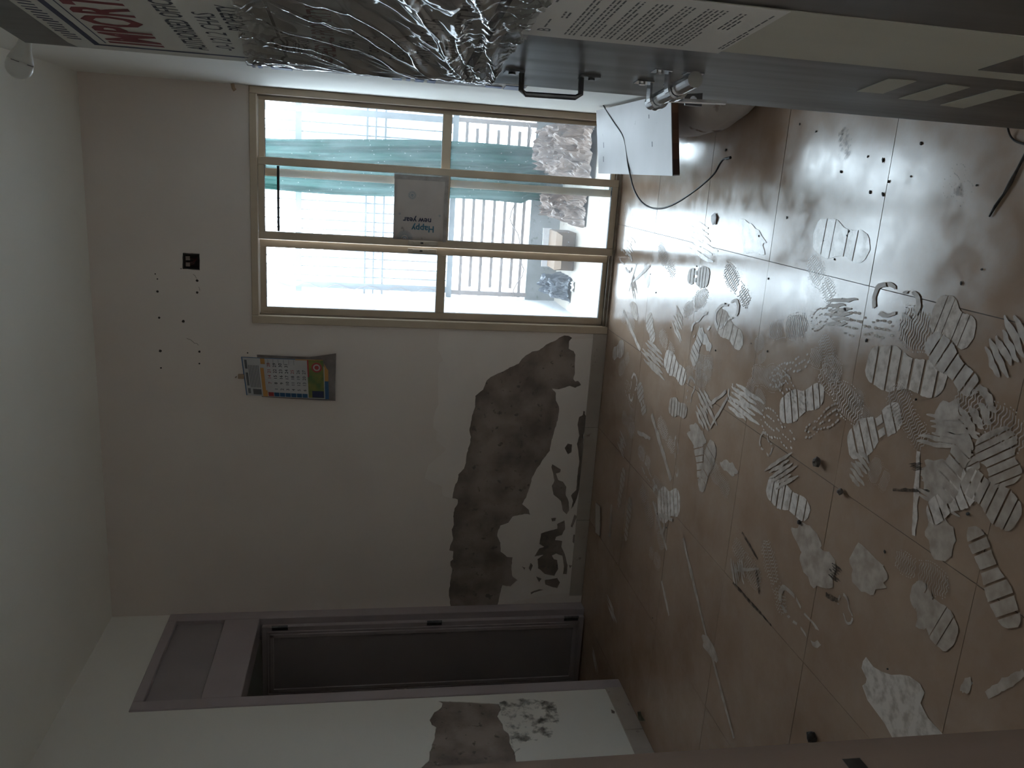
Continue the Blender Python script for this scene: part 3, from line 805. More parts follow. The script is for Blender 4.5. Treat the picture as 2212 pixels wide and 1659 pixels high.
cBL, cBR = bw(711, 859), bw(709, 775)
def cal_pt(u, v, off):
    a = Vector(cTL).lerp(Vector(cTR), u); b = Vector(cBL).lerp(Vector(cBR), u)
    p = a.lerp(b, v)
    lift = .010 + .018 * v + .006 * math.sin(v * 3.1)
    return Vector((p.x, -.004 - lift - off, p.y))
def cal_rect(q, u0, u1, v0, v1, off, n=6):
    vs = [cal_pt(u0 + (u1 - u0) * i, v0 + (v1 - v0) * j / n, off) for j in range(n + 1) for i in (0, 1)]
    return q.add(vs, [(2 * j, 2 * j + 1, 2 * j + 3, 2 * j + 2) for j in range(n)])
def cal_text(q, body, u, v, size, off=.0016):
    vs, fs = text(body, 1.0, 'CENTER')
    w_, h_ = .222, .452
    return q.add([cal_pt(u + p.x * size / w_, v - p.y * size / h_, off) for p in vs], fs)
vs = [cal_pt(i / 2, j / 10, o) for o in (0, -.003) for j in range(11) for i in range(3)]
fs = []
for j in range(10):
    for i in range(2):
        a = j * 3 + i
        fs += [(a, a + 1, a + 4, a + 3), (a + 33, a + 36, a + 37, a + 34)]
mesh_obj('page', vs, fs, 'cal_white', cal)
cal_rect(cal_rect(MB(), 0, 1, 0, .012, .0006), .985, 1, 0, .62, .0006).build('blue_edge', 'cal_blue', cal)
cal_rect(MB(), 0, .46, .955, 1, .0006).build('blue_edge', 'cal_blue', cal)
for r_ in ((.46, 1, .955, 1), (0, .16, .205, .262), (.84, .985, .215, .265), (.16, .74, .205, .245), (.975, 1, .62, .955)):
    cal_rect(MB(), *r_, .0008).build('orange_band', 'cal_orange', cal)
for k in range(1, 7): cal_rect(MB(), .015, .115, .272 + .068 * k, .334 + .068 * k, .0008, 2).build('weekday_block', 'cal_blue', cal)
cal_rect(MB(), .013, .117, .271, .335, .0011, 2).build('sunday_block', 'cal_red', cal)
cal_rect(MB(), .02, .985, .755, .945, .0008).build('picture', 'cal_green', cal)
q = MB()
for rr, m_ in ((.028, 'cal_red'), (.019, 'cal_white'), (.012, 'cal_red')):
    vs = [cal_pt(.80 + rr * math.cos(t) / .222, .865 + rr * math.sin(t) / .452, .0010 + .0003 * (.03 - rr) / .01) for t in (2 * math.pi * k / 16 for k in range(16))]
    MB().add(vs, [tuple(range(16))]).build('round_emblem', m_, cal)
cal_rect(MB(), .55, .985, .755, .772, .0010, 2).build('picture_banner', 'cal_red', cal)
cal_rect(MB(), .03, .20, .80, .94, .0010, 2).build('picture_figure', 'navy', cal)
qb, qr = MB(), MB()
for wd in range(7):
    for wk in range(5):
        dd = wd + 7 * wk if wd else 7 * wk
        dd = (wk * 7) if wd == 0 else wd + 7 * wk
        if dd < 1 or dd > 31: continue
        cal_text(qr if (wd == 0 or dd == 25) else qb, str(dd), .205 + .155 * wk, .322 + .068 * wd, .024)
qb.build('date_print', 'black', cal)['kind'] = 'stuff'; qr.build('sunday_print', 'cal_red', cal)['kind'] = 'stuff'
q = MB()
for k in range(7): cal_rect(q, .22 + .0 * k, .80, .070 + .018 * k, .078 + .018 * k, .0009, 1)
cal_rect(cal_rect(q, .06, .19, .03, .062, .0009, 1), .70, .93, .03, .058, .0009, 1)
for k in range(6): cal_rect(q, .84, .97, .30 + .06 * k, .303 + .06 * k, .0009, 1)
cal_rect(q, .26, .60, .028, .056, .0009, 1); cal_rect(q, .04, .18, .09, .19, .0009, 1)
q.build('small_print', 'greyink', cal)['kind'] = 'stuff'
# older sheets behind, curled at the foot
vs = []
for j in range(13):
    for i in range(7):
        u, v = -.04 + 1.10 * i / 6, .18 + .90 * j / 12
        p = cal_pt(min(max(u, -.05), 1.09), v, -.004)
        cu_ = max(0, v - .75) * max(0, u - .35)
        vs.append(p + Vector((.10 * max(0, v - .8) * (1 if u > .9 else 0), .012 * (1 - v) - .05 * cu_, -.03 * cu_)))
fs = [(j * 7 + i, j * 7 + i + 1, (j + 1) * 7 + i + 1, (j + 1) * 7 + i) for j in range(12) for i in range(6)]
mesh_obj('curled_sheet', vs, fs, 'cal_back', cal, True)
MB().bbox(1.437, 1.462, -.020, -.004, 2.030, 2.062, .002).tube([(1.446, -.004, 2.072), (1.446, -.026, 2.074)], .0035, 6).build('hanging_clip', 'tan', cal)
tag(cal, 'paper wall calendar with date grid hanging on the back wall', 'calendar')

# greeting sheet taped sideways on the window
hy = empty('greeting_sheet', (2.38, -.006, .966))
MT['hny'] = mat('greeting_paper', (0.52, 0.465, 0.435), (0.46, 0.41, 0.385), scale=8, rough=0.6, c3=(0.2, 0.18, 0.17), s3=16, m3=0.68)
MT['hny_blue'] = mat('petrol_blue_print', (0.03, 0.14, 0.22), rough=0.5)
MT['hny_pale'] = mat('pale_blue_print', (0.16, 0.22, 0.27), rough=0.5)
MT['tape'] = film('clear_tape', (0.42, 0.39, 0.37), 0.8, scale=20, lo=.2, hi=.6, rough=0.35, amin=.4, spec=.5)
GX0, GX1, GZ0, GZ1 = 2.232, 2.572, .968, 1.248
def gp(a, b, off=0.0):   # a: 0..1 from right to left, b: 0..1 bottom to top
    return Vector((GX1 - (GX1 - GX0) * a, -.007 - .004 * math.sin(math.pi * b) - .002 * math.sin(a * 9) * math.sin(b * 7) - off, GZ0 + (GZ1 - GZ0) * b))
vs, fs = cloth_grid(lambda u, v: gp(u, v), 14, 10)
gsheet = mesh_obj('sheet', vs, fs, 'hny', hy, True)
gsheet.modifiers.new('thickness', 'SOLIDIFY').thickness = .001
def gtext(body, a, b, size, m):
    vs, fs = text(body, 1.0, 'LEFT', .022)
    MB().add([gp(a + p.y * size / (GX1 - GX0), b + p.x * size / (GZ1 - GZ0), .0016) for p in vs], fs).build('lettering', m, hy)
gtext('Happy', .770, .215, .047, 'hny_blue')
gtext('new year', .650, .275, .041, 'navy')
def burst(ca, cb_, r0_, r1_, n, m, half=False):
    q = MB()
    w_, h_ = GX1 - GX0, GZ1 - GZ0
    for k in range(n):
        t = (math.pi * k / (n - 1) if half else 2 * math.pi * k / n)
        d = Vector((-math.sin(t), math.cos(t))); e = Vector((d.y, -d.x)) * .0011
        pts = [d * r0_ - e, d * r0_ + e, d * r1_ + e, d * r1_ - e]
        q.add([gp(ca + p.x / w_, cb_ + p.y / h_, .0016) for p in pts], [(0, 1, 2, 3)])
    q.build('sunburst', m, hy)
    for rr, mm in ((r0_ * .62, m), (r0_ * .35, 'hny'), (r0_ * .2, m)):
        ts = [math.pi * k / 12 for k in range(13)] if half else [2 * math.pi * k / 14 for k in range(14)]
        MB().add([gp(ca - rr * math.sin(t) / w_, cb_ + rr * math.cos(t) / h_, .0018 + (r0_ - rr) * .02) for t in ts], [tuple(range(len(ts)))]).build('sunburst_core', mm, hy)
burst(.985, .78, .020, .044, 19, 'hny_pale', True)
burst(.305, .66, .012, .022, 20, 'hny_pale')
for a, b in ((.60, .885), (.60, .12)): burst(a, b, .004, .006, 8, 'hny_pale')
vs, fs = cloth_grid(lambda u, v: gp(-.03 + .10 * u, -.02 + 1.03 * v, .0022), 3, 10)
mesh_obj('tape_strip', vs, fs, 'tape', hy)
vs, fs = cloth_grid(lambda u, v: gp(-.02 + 1.03 * u, -.03 + .075 * v, .0022), 10, 3)
mesh_obj('tape_strip', vs, fs, 'tape', hy)
tag(hy, 'grey greeting sheet reading Happy new year taped sideways on the window', 'paper')

# ------------------------------------------------------------------ light bulb on the right wall
MT['bulb'] = mat('opal_bulb_plastic', (0.68, 0.68, 0.65), (0.71, 0.71, 0.68), scale=4, rough=0.4)
MT['bulb_neck'] = mat('bulb_collar_white', (0.66, 0.66, 0.63), rough=0.45)
bc = CC + ray(41.6, 143).normalized() * 2.35
ax = Vector((-.955, 0.0, .295)).normalized()
lb = empty('light_bulb', bc - ax * .06)
prof = [(-.078, .0135), (-.055, .0140), (-.042, .0165), (-.026, .0235), (-.012, .0280), (.002, .0295), (.014, .0265), (.022, .0200), (.027, .0105), (.029, .001)]
MB().tube([bc + ax * a for a, r in prof[4:]], [r for a, r in prof[4:]], 28).build('diffuser', 'bulb', lb, True)
MB().tube([bc + ax * a for a, r in prof[:5]], [r for a, r in prof[:5]], 28).build('neck', 'bulb_neck', lb, True)
sd = ax.cross(Vector((0, 1, 0))).normalized(); fw = (CC - bc).normalized(); fw = (fw - ax * fw.dot(ax)).normalized(); sd = ax.cross(fw)
q = MB()
for t0, t1 in ((-70, -30), (5, 42)):
    ts = [math.radians(t0 + (t1 - t0) * k / 5) for k in range(6)]
    q.tube([bc - ax * .010 + (fw * math.cos(t) + sd * math.sin(t)) * .0286 for t in ts], .0008, 4)
q.build('print_mark', 'black', lb)
tag(lb, 'white opal light bulb sticking out from the right wall above the door', 'light bulb')
hb = bc - ax * .075
lh_ = empty('bulb_holder', hb - ax * .05)
MB().tube([hb + ax * .012, hb, hb - ax * .02, hb - ax * .05], [.019, .021, .021, .016], 16).build('holder_cup', 'bulb_neck', lh_, True)
wp = hb - ax * ((W - hb.x) / -ax.x) * 1.0
wp = hb - ax * ((W - hb.x) / abs(ax.x))
MB().tube([hb - ax * .048, wp + Vector((-.012, 0, 0))], .012, 10).build('holder_arm', 'bulb_neck', lh_, True)
MB().tube([wp + Vector((-.016, 0, 0)), wp], .036, 18).build('wall_rose', 'bulb_neck', lh_, True)
tag(lh_, 'angled white lamp holder fixed to the right wall', 'lamp holder')

# ------------------------------------------------------------------ notices on the door
def dquad(q, s0, s1, z0, z1, off): return q.add([D(s0, z0, off), D(s1, z0, off), D(s1, z1, off), D(s0, z1, off)], [(0, 1, 2, 3)])
def dtext(q, body, s, z, size, off, sx=1.0, bold=.012):
    vs, fs = text(body, 1.0, 'LEFT', bold)
    return q.add([D(s + p.x * size * sx, z + p.y * size, off) for p in vs], fs)
n1 = empty('notice_sheet', D(.3, 1.53, .002))
dprism(MB(), [(.012, 1.53), (.60, 1.53), (.60, 1.872), (.04, 1.872), (.012, 1.865)], .0013, .0024).build('sheet', 'paper', n1)
q = dquad(MB(), .040, .60, 1.822, 1.832, .0027)
dquad(dquad(q, .040, .049, 1.535, 1.832, .0027), .060, .60, 1.808, 1.8105, .0027)
q.build('printed_border', 'navy', n1)
dtext(MB(), 'IMPORTANT', .062, 1.722, .112, .0028, .64, .03).build('heading', 'red', n1)
q = dtext(MB(), 'AUTHORISED OFFICER', .072, 1.650, .044, .0028, .66)
dtext(q, '-0-12/ 2 CHAS', .085, 1.604, .044, .0028, .80, .0)
dtext(q, 'PROPERTY', .215, 1.568, .040, .0028, .66)
q.build('lettering', 'black', n1)['kind'] = 'stuff'
q = MB()
random.seed(4)
for k in range(26):
    a = .07 + .014 * k; z0_ = 1.843 + random.uniform(-.002, .003)
    dprism(q, [(a, z0_), (a + .004, z0_), (a + random.uniform(.005, .009), z0_ + .020), (a + .003, z0_ + .020)], .0026, .0029)
q.build('faded_header', 'navy', n1)['kind'] = 'stuff'
tag(n1, 'paper notice headed IMPORTANT in red on the dark door', 'notice')
n2 = empty('possession_notice', D(.3, 1.21, .002))
MT['paper3'] = mat('bright_notice_paper', (0.62, 0.60, 0.58), (0.58, 0.56, 0.54), scale=5, rough=0.7)
dprism(MB(), [(.022, 1.205), (.60, 1.205), (.60, 1.525), (.022, 1.525)], .0013, .0024).build('sheet', 'paper3', n2)
q = dquad(MB(), .022, .60, 1.222, 1.236, .0027)
q.build('printed_border', 'navy', n2)
dtext(MB(), 'SCHEDULE PROPERTY', .088, 1.446, .044, .0028, .66, .02).build('heading', 'red', n2)
q = dtext(MB(), 'PASSING', .13, 1.503, .028, .0028)
dtext(q, 'PASSI', .15, 1.484, .024, .0028)
for t, s_, z_ in (('1208,   L', .15, 1.415), ('ony.  A', .16, 1.378), ('EAST : R.K', .125, 1.338), ('NORTH :H. 12 J-16', .10, 1.298), ('SOUTH :H. MOMT MM', .14, 1.257)):
    dtext(q, t, s_, z_, .034, .0028)
q.build('lettering', 'black', n2)['kind'] = 'stuff'
tag(n2, 'white notice with SCHEDULE PROPERTY in red under clear plastic', 'notice')
# crinkled clear plastic over the second notice
MT['plastic'] = None
def plastic():
    m, nt, b = new_mat('crinkled_clear_plastic')
    nt.nodes.remove(b)
    out = nt.nodes['Material Output']
    tr = node(nt, 'ShaderNodeBsdfTransparent', Color=(.93, .93, .93, 1))
    gl = node(nt, 'ShaderNodeBsdfGlossy', Roughness=0.07)
    df = node(nt, 'ShaderNodeBsdfDiffuse', Color=(.8, .8, .8, 1))
    fr_ = node(nt, 'ShaderNodeLayerWeight', Blend=0.55)
    a = nt.nodes.new('ShaderNodeMixShader'); c = nt.nodes.new('ShaderNodeMixShader')
    c.inputs[0].default_value = .12
    nt.links.new(fr_.outputs['Fresnel'], a.inputs[0]); nt.links.new(tr.outputs[0], a.inputs[1]); nt.links.new(gl.outputs[0], a.inputs[2])
    nt.links.new(a.outputs[0], c.inputs[1]); nt.links.new(df.outputs[0], c.inputs[2]); nt.links.new(c.outputs[0], out.inputs[0])
    return m
MT['plastic'] = plastic()
def wrap(u, v):   # u along the width, v from bottom to top
    s_ = .004 + .60 * u; z_ = 1.182 + .415 * v - .05 * u * v
    # folds pulled together near the handle side at the bottom
    ang = math.atan2(z_ - 1.12, s_ + .25)
    rad = math.hypot(z_ - 1.12, s_ + .25)
    f1 = max(0, math.sin(ang * 46 + 3 * noise.noise(Vector((u * 3, v * 3, 1))))) ** 4
    f2 = max(0, math.sin(ang * 27 + 1 + 2 * noise.noise(Vector((u * 2, v * 4, 5))))) ** 6
    f3 = abs(noise.noise(Vector((ang * 30, rad * 7, 9))))
    fine = max(0, 1 - v * 4.0) + max(0, v * 6 - 5.2)
    ed = min(1, u * 6 + .10)
    o = .0045 + ed * (.010 * f1 + .013 * f2 * (.4 + .6 * v) + .008 * f3) + fine * ed * .020 * abs(noise.noise(Vector((s_ * 38, z_ * 55 + s_ * 25, 3)))) + .002 * abs(noise.noise(Vector((s_ * 18, z_ * 30, 7))))
    return D(s_, z_, o)
vs, fs = cloth_grid(wrap, 150, 170)
pw = mesh_obj('plastic_cover', vs, fs, 'plastic', None, True)
tag(pw, 'crinkled clear plastic sheet taped over a notice on the door', 'plastic sheet')
q = MB(); qw = MB()
qw.prism([D(-.016, 1.112, .0045), D(.030, 1.112, .0045), D(.026, 1.60, .0045), D(-.006, 1.60, .0045), D(-.006, 1.36, .0045), D(-.017, 1.33, .0045)], N1 * .0008)
qw.build('edge_tape', 'tape', pw)
for z0_, z1_, s0_, s1_ in ((1.115, 1.150, .004, .030), (1.155, 1.185, .008, .018), (1.275, 1.290, .003, .020), (1.296, 1.312, .003, .020), (1.320, 1.328, .004, .018), (1.335, 1.352, .004, .016), (1.525, 1.560, .006, .018), (1.575, 1.582, .006, .02), (1.587, 1.592, .006, .02)):
    q = MB().prism([D(s0_ - .018, z0_, .0055), D(s1_ - .014, z0_, .0055), D(s1_ - .014, z1_, .0055), D(s0_ - .018, z1_, .0055)], N1 * .0008)
    q.build('blue_tape_print', 'blue', pw)
# A4 letter
n3 = empty('printed_letter', D(.45, .89, .002))
dprism(MB(), [(.345, .890), (.556, .890), (.556, 1.186), (.345, 1.186)], .0022, .0030).build('sheet', 'paper2', n3)
q = MB()
random.seed(12)
def para(z, n, s0_=.366, s1_=.535, step=.0062):
    for k in range(n):
        s_ = s0_
        e_ = s1_ if k < n - 1 else s0_ + (s1_ - s0_) * random.uniform(.3, .8)
        while s_ < e_:
            l_ = random.uniform(.006, .018)
            dquad(q, s_, min(s_ + l_, s1_), z - .0026, z, .0033); s_ += l_ + .003
        z -= step
    return z
dquad(q, .50, .53, 1.168, 1.171, .0033)
z_ = 1.128
for n_ in (3, 4, 3, 5, 4, 6): z_ = para(z_, n_) - .0045
para(.943, 3, .46, .53); para(.902, 2, .37, .535, .005)
para(1.150, 2, .44, .47)
para(1.162, 1, .392, .440)
q.build('small_print', 'greyink', n3)['kind'] = 'stuff'
dtext(MB(), 'B', .372, 1.150, .026, .0033).build('initial', 'greyink', n3)
tag(n3, 'printed letter on white paper pasted beneath the plastic sheet', 'letter')

# ------------------------------------------------------------------ plank, sack and cable by the window
MT['plank_top'] = mat('scuffed_white_laminate', (0.42, 0.40, 0.41), (0.375, 0.355, 0.36), scale=4, rough=0.5, c3=(0.26, 0.24, 0.24), s3=18, m3=0.70)
MT['core_a'] = mat('blockboard_core_dark', (0.045, 0.02, 0.014), rough=0.7)
MT['core_b'] = mat('blockboard_core_mid', (0.095, 0.040, 0.024), rough=0.7)
MT['core_c'] = mat('blockboard_core_light', (0.15, 0.068, 0.040), rough=0.7)
ZP, TH, TILT = .262, .028, math.radians(6.0)
pk = empty('blockboard_plank', (2.80, -1.0, .2))
def PK(a, b, c):   # a across from the left edge, b along (0 = near end), c up from underside
    skew = .10 * a
    return Vector((2.651 + a * math.cos(TILT) - c * math.sin(TILT) - .004 * b, -1.487 + b + skew, ZP - TH + a * math.sin(TILT) + c * math.cos(TILT)))
def pbox(q, a0, a1, b0, b1, c0, c1):
    return q.add([PK(a, b, c) for a in (a0, a1) for b in (b0, b1) for c in (c0, c1)], [(0, 1, 3, 2), (4, 6, 7, 5), (0, 4, 5, 1), (2, 3, 7, 6), (0, 2, 6, 4), (1, 5, 7, 3)])
PWID, PLEN = .298, 1.035
pbox(MB(), .004, PWID, .002, PLEN, TH - .003, TH).build('laminate_top', 'plank_top', pk)
pbox(MB(), 0, .004, .002, PLEN, 0, TH).build('edge_band', 'plank_top', pk)
random.seed(5)
a = .004; k = 0
while a < PWID - .001:
    wd = min(random.uniform(.014, .034), PWID - a)
    pbox(MB(), a, a + wd, 0, PLEN - .002, 0, TH - .003).build('core_strip', random.choice(['core_a', 'core_b', 'core_a', 'core_c']), pk)
    a += wd
for pa, pb, ln in ((.055, .93, .05), (.22, .25, .03), (.11, .22, .04), (.12, .92, .05)):
    pbox(MB(), pa, pa + ln * .5, pb, pb + .006, TH - .0005, TH + .0004).build('scratch', 'black', pk)
tag(pk, 'white topped blockboard plank with brown core edge propped by the window', 'plank')
MT['sackm'] = mat('white_woven_sack', (0.56, 0.50, 0.47), (0.48, 0.42, 0.395), scale=14, rough=0.7, c3=(0.20, 0.13, 0.09), s3=11, m3=0.60, stretch=(1, 1, 1))
def sack(u, v):
    t = u * math.pi
    y = -1.60 + 1.23 * v
    cap = max(0.02, 1 - abs(2 * v - 1) ** 5) ** .5
    x = 2.952 - .145 * math.sin(t) ** .8 * cap - .0 * v
    z = (.001 + .232 * (1 - math.cos(t)) / 2 * cap)
    n = noise.noise(Vector((x * 22, y * 7, z * 26))) * .010 * math.sin(t)
    return Vector((min(x + n, 2.9555), y, max(z + n * .6, .0008)))
vs, fs = cloth_grid(sack, 26, 50)
tag(mesh_obj('sack', vs, fs, 'sackm', None, True), 'dirty white sack lying along the right wall under the plank', 'sack')
# cable
MT['cable'] = mat('black_cable', (0.018, 0.012, 0.012), rough=0.45)
def catmull(pts, n=8):
    pts = [Vector(p) for p in pts]; out = []
    P_ = [pts[0]] + pts + [pts[-1]]
    for i in range(1, len(P_) - 2):
        a, b, c, d = P_[i - 1:i + 3]
        for k in range(n):
            t = k / n
            out.append(.5 * ((2 * b) + (c - a) * t + (2 * a - 5 * b + 4 * c - d) * t * t + (3 * b - a - 3 * c + d) * t ** 3))
    return out + [pts[-1]]
cp = [(1282, 150, .305), (1289, 196, .300), (1302, 225, .294), (1325, 262, .287), (1345, 292, .279), (1352, 318, .272), (1356, 350, .268), (1361, 377, .267), (1370, 410, .262), (1385, 435, .245), (1405, 448, .225), (1430, 450, .205), (1458, 440, .188), (1490, 420, .172), (1520, 397, .158), (1543, 375, .148), (1555, 354, .142), (1563, 344, .139), (1571, 342, .137)]
cpts = [hit(x, y, 2, z) for x, y, z in cp]
cb_ = empty('cable', (cpts[8].x, cpts[8].y, 0))
MB().tube(catmull(cpts), .0036, 8).build('cord', 'cable', cb_, True)
tipd = (cpts[-1] - cpts[-2]).normalized()
MB().tube([cpts[-1] - tipd * .004, cpts[-1] + tipd * .022], .0052, 8).build('connector', 'rubber', cb_)
tag(cb_, 'dark cable springing off the white plank with a bare connector end', 'cable')

# ------------------------------------------------------------------ dust prints on the floor
MT['dust'] = mat('white_plaster_dust', (0.40, 0.330, 0.280), (0.60, 0.525, 0.470), scale=38, rough=0.7, lo=.34, hi=.56, spec=.2)
MT['dust_faint'] = mat('faint_plaster_dust', (0.325, 0.252, 0.202), (0.46, 0.385, 0.33), scale=26, rough=0.45, lo=.36, hi=.64, spec=.35)
MT['dust_glare'] = mat('glare_bright_dust', (0.50, 0.44, 0.40), (0.62, 0.56, 0.52), scale=30, rough=0.20, rough2=0.32, lo=.35, hi=.6, spec=.6)  # window glare put into the colour: paler, glossier dust for prints there
MT['mud_faint'] = film('faint_mud', (0.10, 0.075, 0.06), 0.40, scale=40, lo=.40, hi=.60, amin=.0)
MT['mud'] = film('dark_mud', (0.07, 0.05, 0.038), 0.75, scale=40, lo=.35, hi=.55, amin=.15)
def halfw(t):   # sole outline, 0 toe .. 1 heel
    if t < .12: return math.sqrt(max(0, 1 - ((.12 - t) / .12) ** 2)) * .40 + .02
    if t < .32: return .42 + .08 * math.sin((t - .12) / .20 * math.pi / 2)
    if t < .60: return .50 - .17 * (.5 - .5 * math.cos((t - .32) / .28 * math.pi))
    if t < .82: return .33 + .05 * (.5 - .5 * math.cos((t - .60) / .22 * math.pi))
    return max(.02, .38 * math.sqrt(max(0, 1 - ((t - .82) / .18) ** 2)))
def foot(kind, L, Wd, sd):
    """list of 2d polygons in (along, across)"""
    rnd = random.Random(sd)
    out = []
    def band(t0, t1, k=1.0, sl=0.0, n=5, a0=-1, a1=1):
        ts = [t0 + (t1 - t0) * i / n for i in range(n + 1)]
        jt = lambda: rnd.uniform(-.035, .035)
        up = [(L * (t + sl * a1), Wd * halfw(t) * a1 * k * (1 + jt())) for t in ts]
        dn = [(L * (t + sl * a0), Wd * halfw(t) * a0 * k * (1 + jt())) for t in ts]
        out.append(up + dn[::-1])
    if kind == 'bars':
        t = .01
        while t < .97:
            w = rnd.uniform(.10, .15)
            if .50 < t < .58:
                band(t, min(t + w, .99), .8, .01, 4, -1, -.25); band(t, min(t + w, .99), .8, .01, 4, .2, 1)
            else: band(t, min(t + w, .99), 1.0, .012)
            t += w + rnd.uniform(.018, .03)
    elif kind == 'solid':
        for a, b in ((.0, .2), (.215, .36), (.372, .60), (.615, .76), (.775, 1.0)): band(a, b)
    elif kind == 'wave':
        t = .03
        while t < .97:
            h = halfw(t) * Wd * .92
            n = 10; th = L * .013
            c = [(L * t + .010 * L * math.sin(k * 1.5 + t * 8) * 1.5, -h + 2 * h * k / n) for k in range(n + 1)]
            if not (.52 < t < .64) or rnd.random() < .4:
                out.append([(x - th / 2, y) for x, y in c] + [(x + th / 2, y) for x, y in c[::-1]])
            t += .044
        for k in range(26):
            t = k / 26
            for sg in (-1, 1):
                if rnd.random() < .7:
                    cx, cy, r = L * t, sg * Wd * halfw(t) * 1.06, L * .011
                    out.append([(cx + r * math.cos(a), cy + r * .7 * math.sin(a)) for a in (0, 1.05, 2.1, 3.14, 4.2, 5.25)])
    elif kind == 'dots':
        for i in range(15):
            t = .03 + .065 * i
            m_ = max(1, int(halfw(t) * 9))
            for j in range(m_):
                if rnd.random() < .12: continue
                cx = L * t + rnd.uniform(-.003, .003); cy = Wd * halfw(t) * (-.95 + 1.9 * (j + .5) / m_); r = L * rnd.uniform(.020, .032)
                out.append([(cx + r * math.cos(a), cy + r * .55 * math.sin(a)) for a in (0, .8, 1.6, 2.4, 3.14, 3.9, 4.7, 5.5)])
    elif kind == 'ring':
        n = 22
        ts = [i / n for i in range(n + 1)]
        o_ = [(L * t, Wd * halfw(t)) for t in ts] + [(L * t, -Wd * halfw(t)) for t in ts[::-1]]
        c_ = (L / 2, 0)
        for i in range(len(o_)):
            a, b = o_[i], o_[(i + 1) % len(o_)]
            if noise.noise(Vector((i * .35, sd, 0))) < -.12: continue
            f = lambda p: (c_[0] + (p[0] - c_[0]) * .84, p[1] * .74)
            out.append([a, b, f(b), f(a)])
    elif kind == 'streak':
        n = 14
        up = [(L * i / n, Wd * (.38 + .22 * noise.noise(Vector((i * .5, sd, 1))) - .1 * abs(2 * i / n - 1))) for i in range(n + 1)]
        dn = [(L * i / n, -Wd * (.38 + .22 * noise.noise(Vector((i * .5, sd, 4))) - .1 * abs(2 * i / n - 1))) for i in range(n + 1)]
        out.append(up + dn[::-1])
    elif kind == 'smear':
        for k in range(6):
            y0 = Wd * (-.42 + .17 * k); a0 = L * rnd.uniform(0, .3); a1 = L * rnd.uniform(.6, 1.0)
            n = 14
            w_ = lambda i, o: Wd * .075 * (1 + .5 * noise.noise(Vector((i * .45, sd + k, o)))) * math.sin(math.pi * (i + .5) / (n + 1)) ** .6
            c_ = lambda i: y0 + Wd * .06 * noise.noise(Vector((i * .22, sd + k * 3, 2)))
            up = [(a0 + (a1 - a0) * i / n, c_(i) + w_(i, 0)) for i in range(n + 1)]
            dn = [(a0 + (a1 - a0) * i / n, c_(i) - w_(i, 5)) for i in range(n + 1)]
            out.append(up + dn[::-1])
    else:  # blob
        n = 28
        out.append([(L / 2 + L / 2 * math.cos(a) * (1 + .55 * noise.noise(Vector((math.cos(a) * 1.8, math.sin(a) * 1.8, sd)))), Wd / 2 * math.sin(a) * (1 + .6 * noise.noise(Vector((math.cos(a) * 1.8, math.sin(a) * 1.8, sd + 7))))) for a in (2 * math.pi * k / n for k in range(n))])
    return out
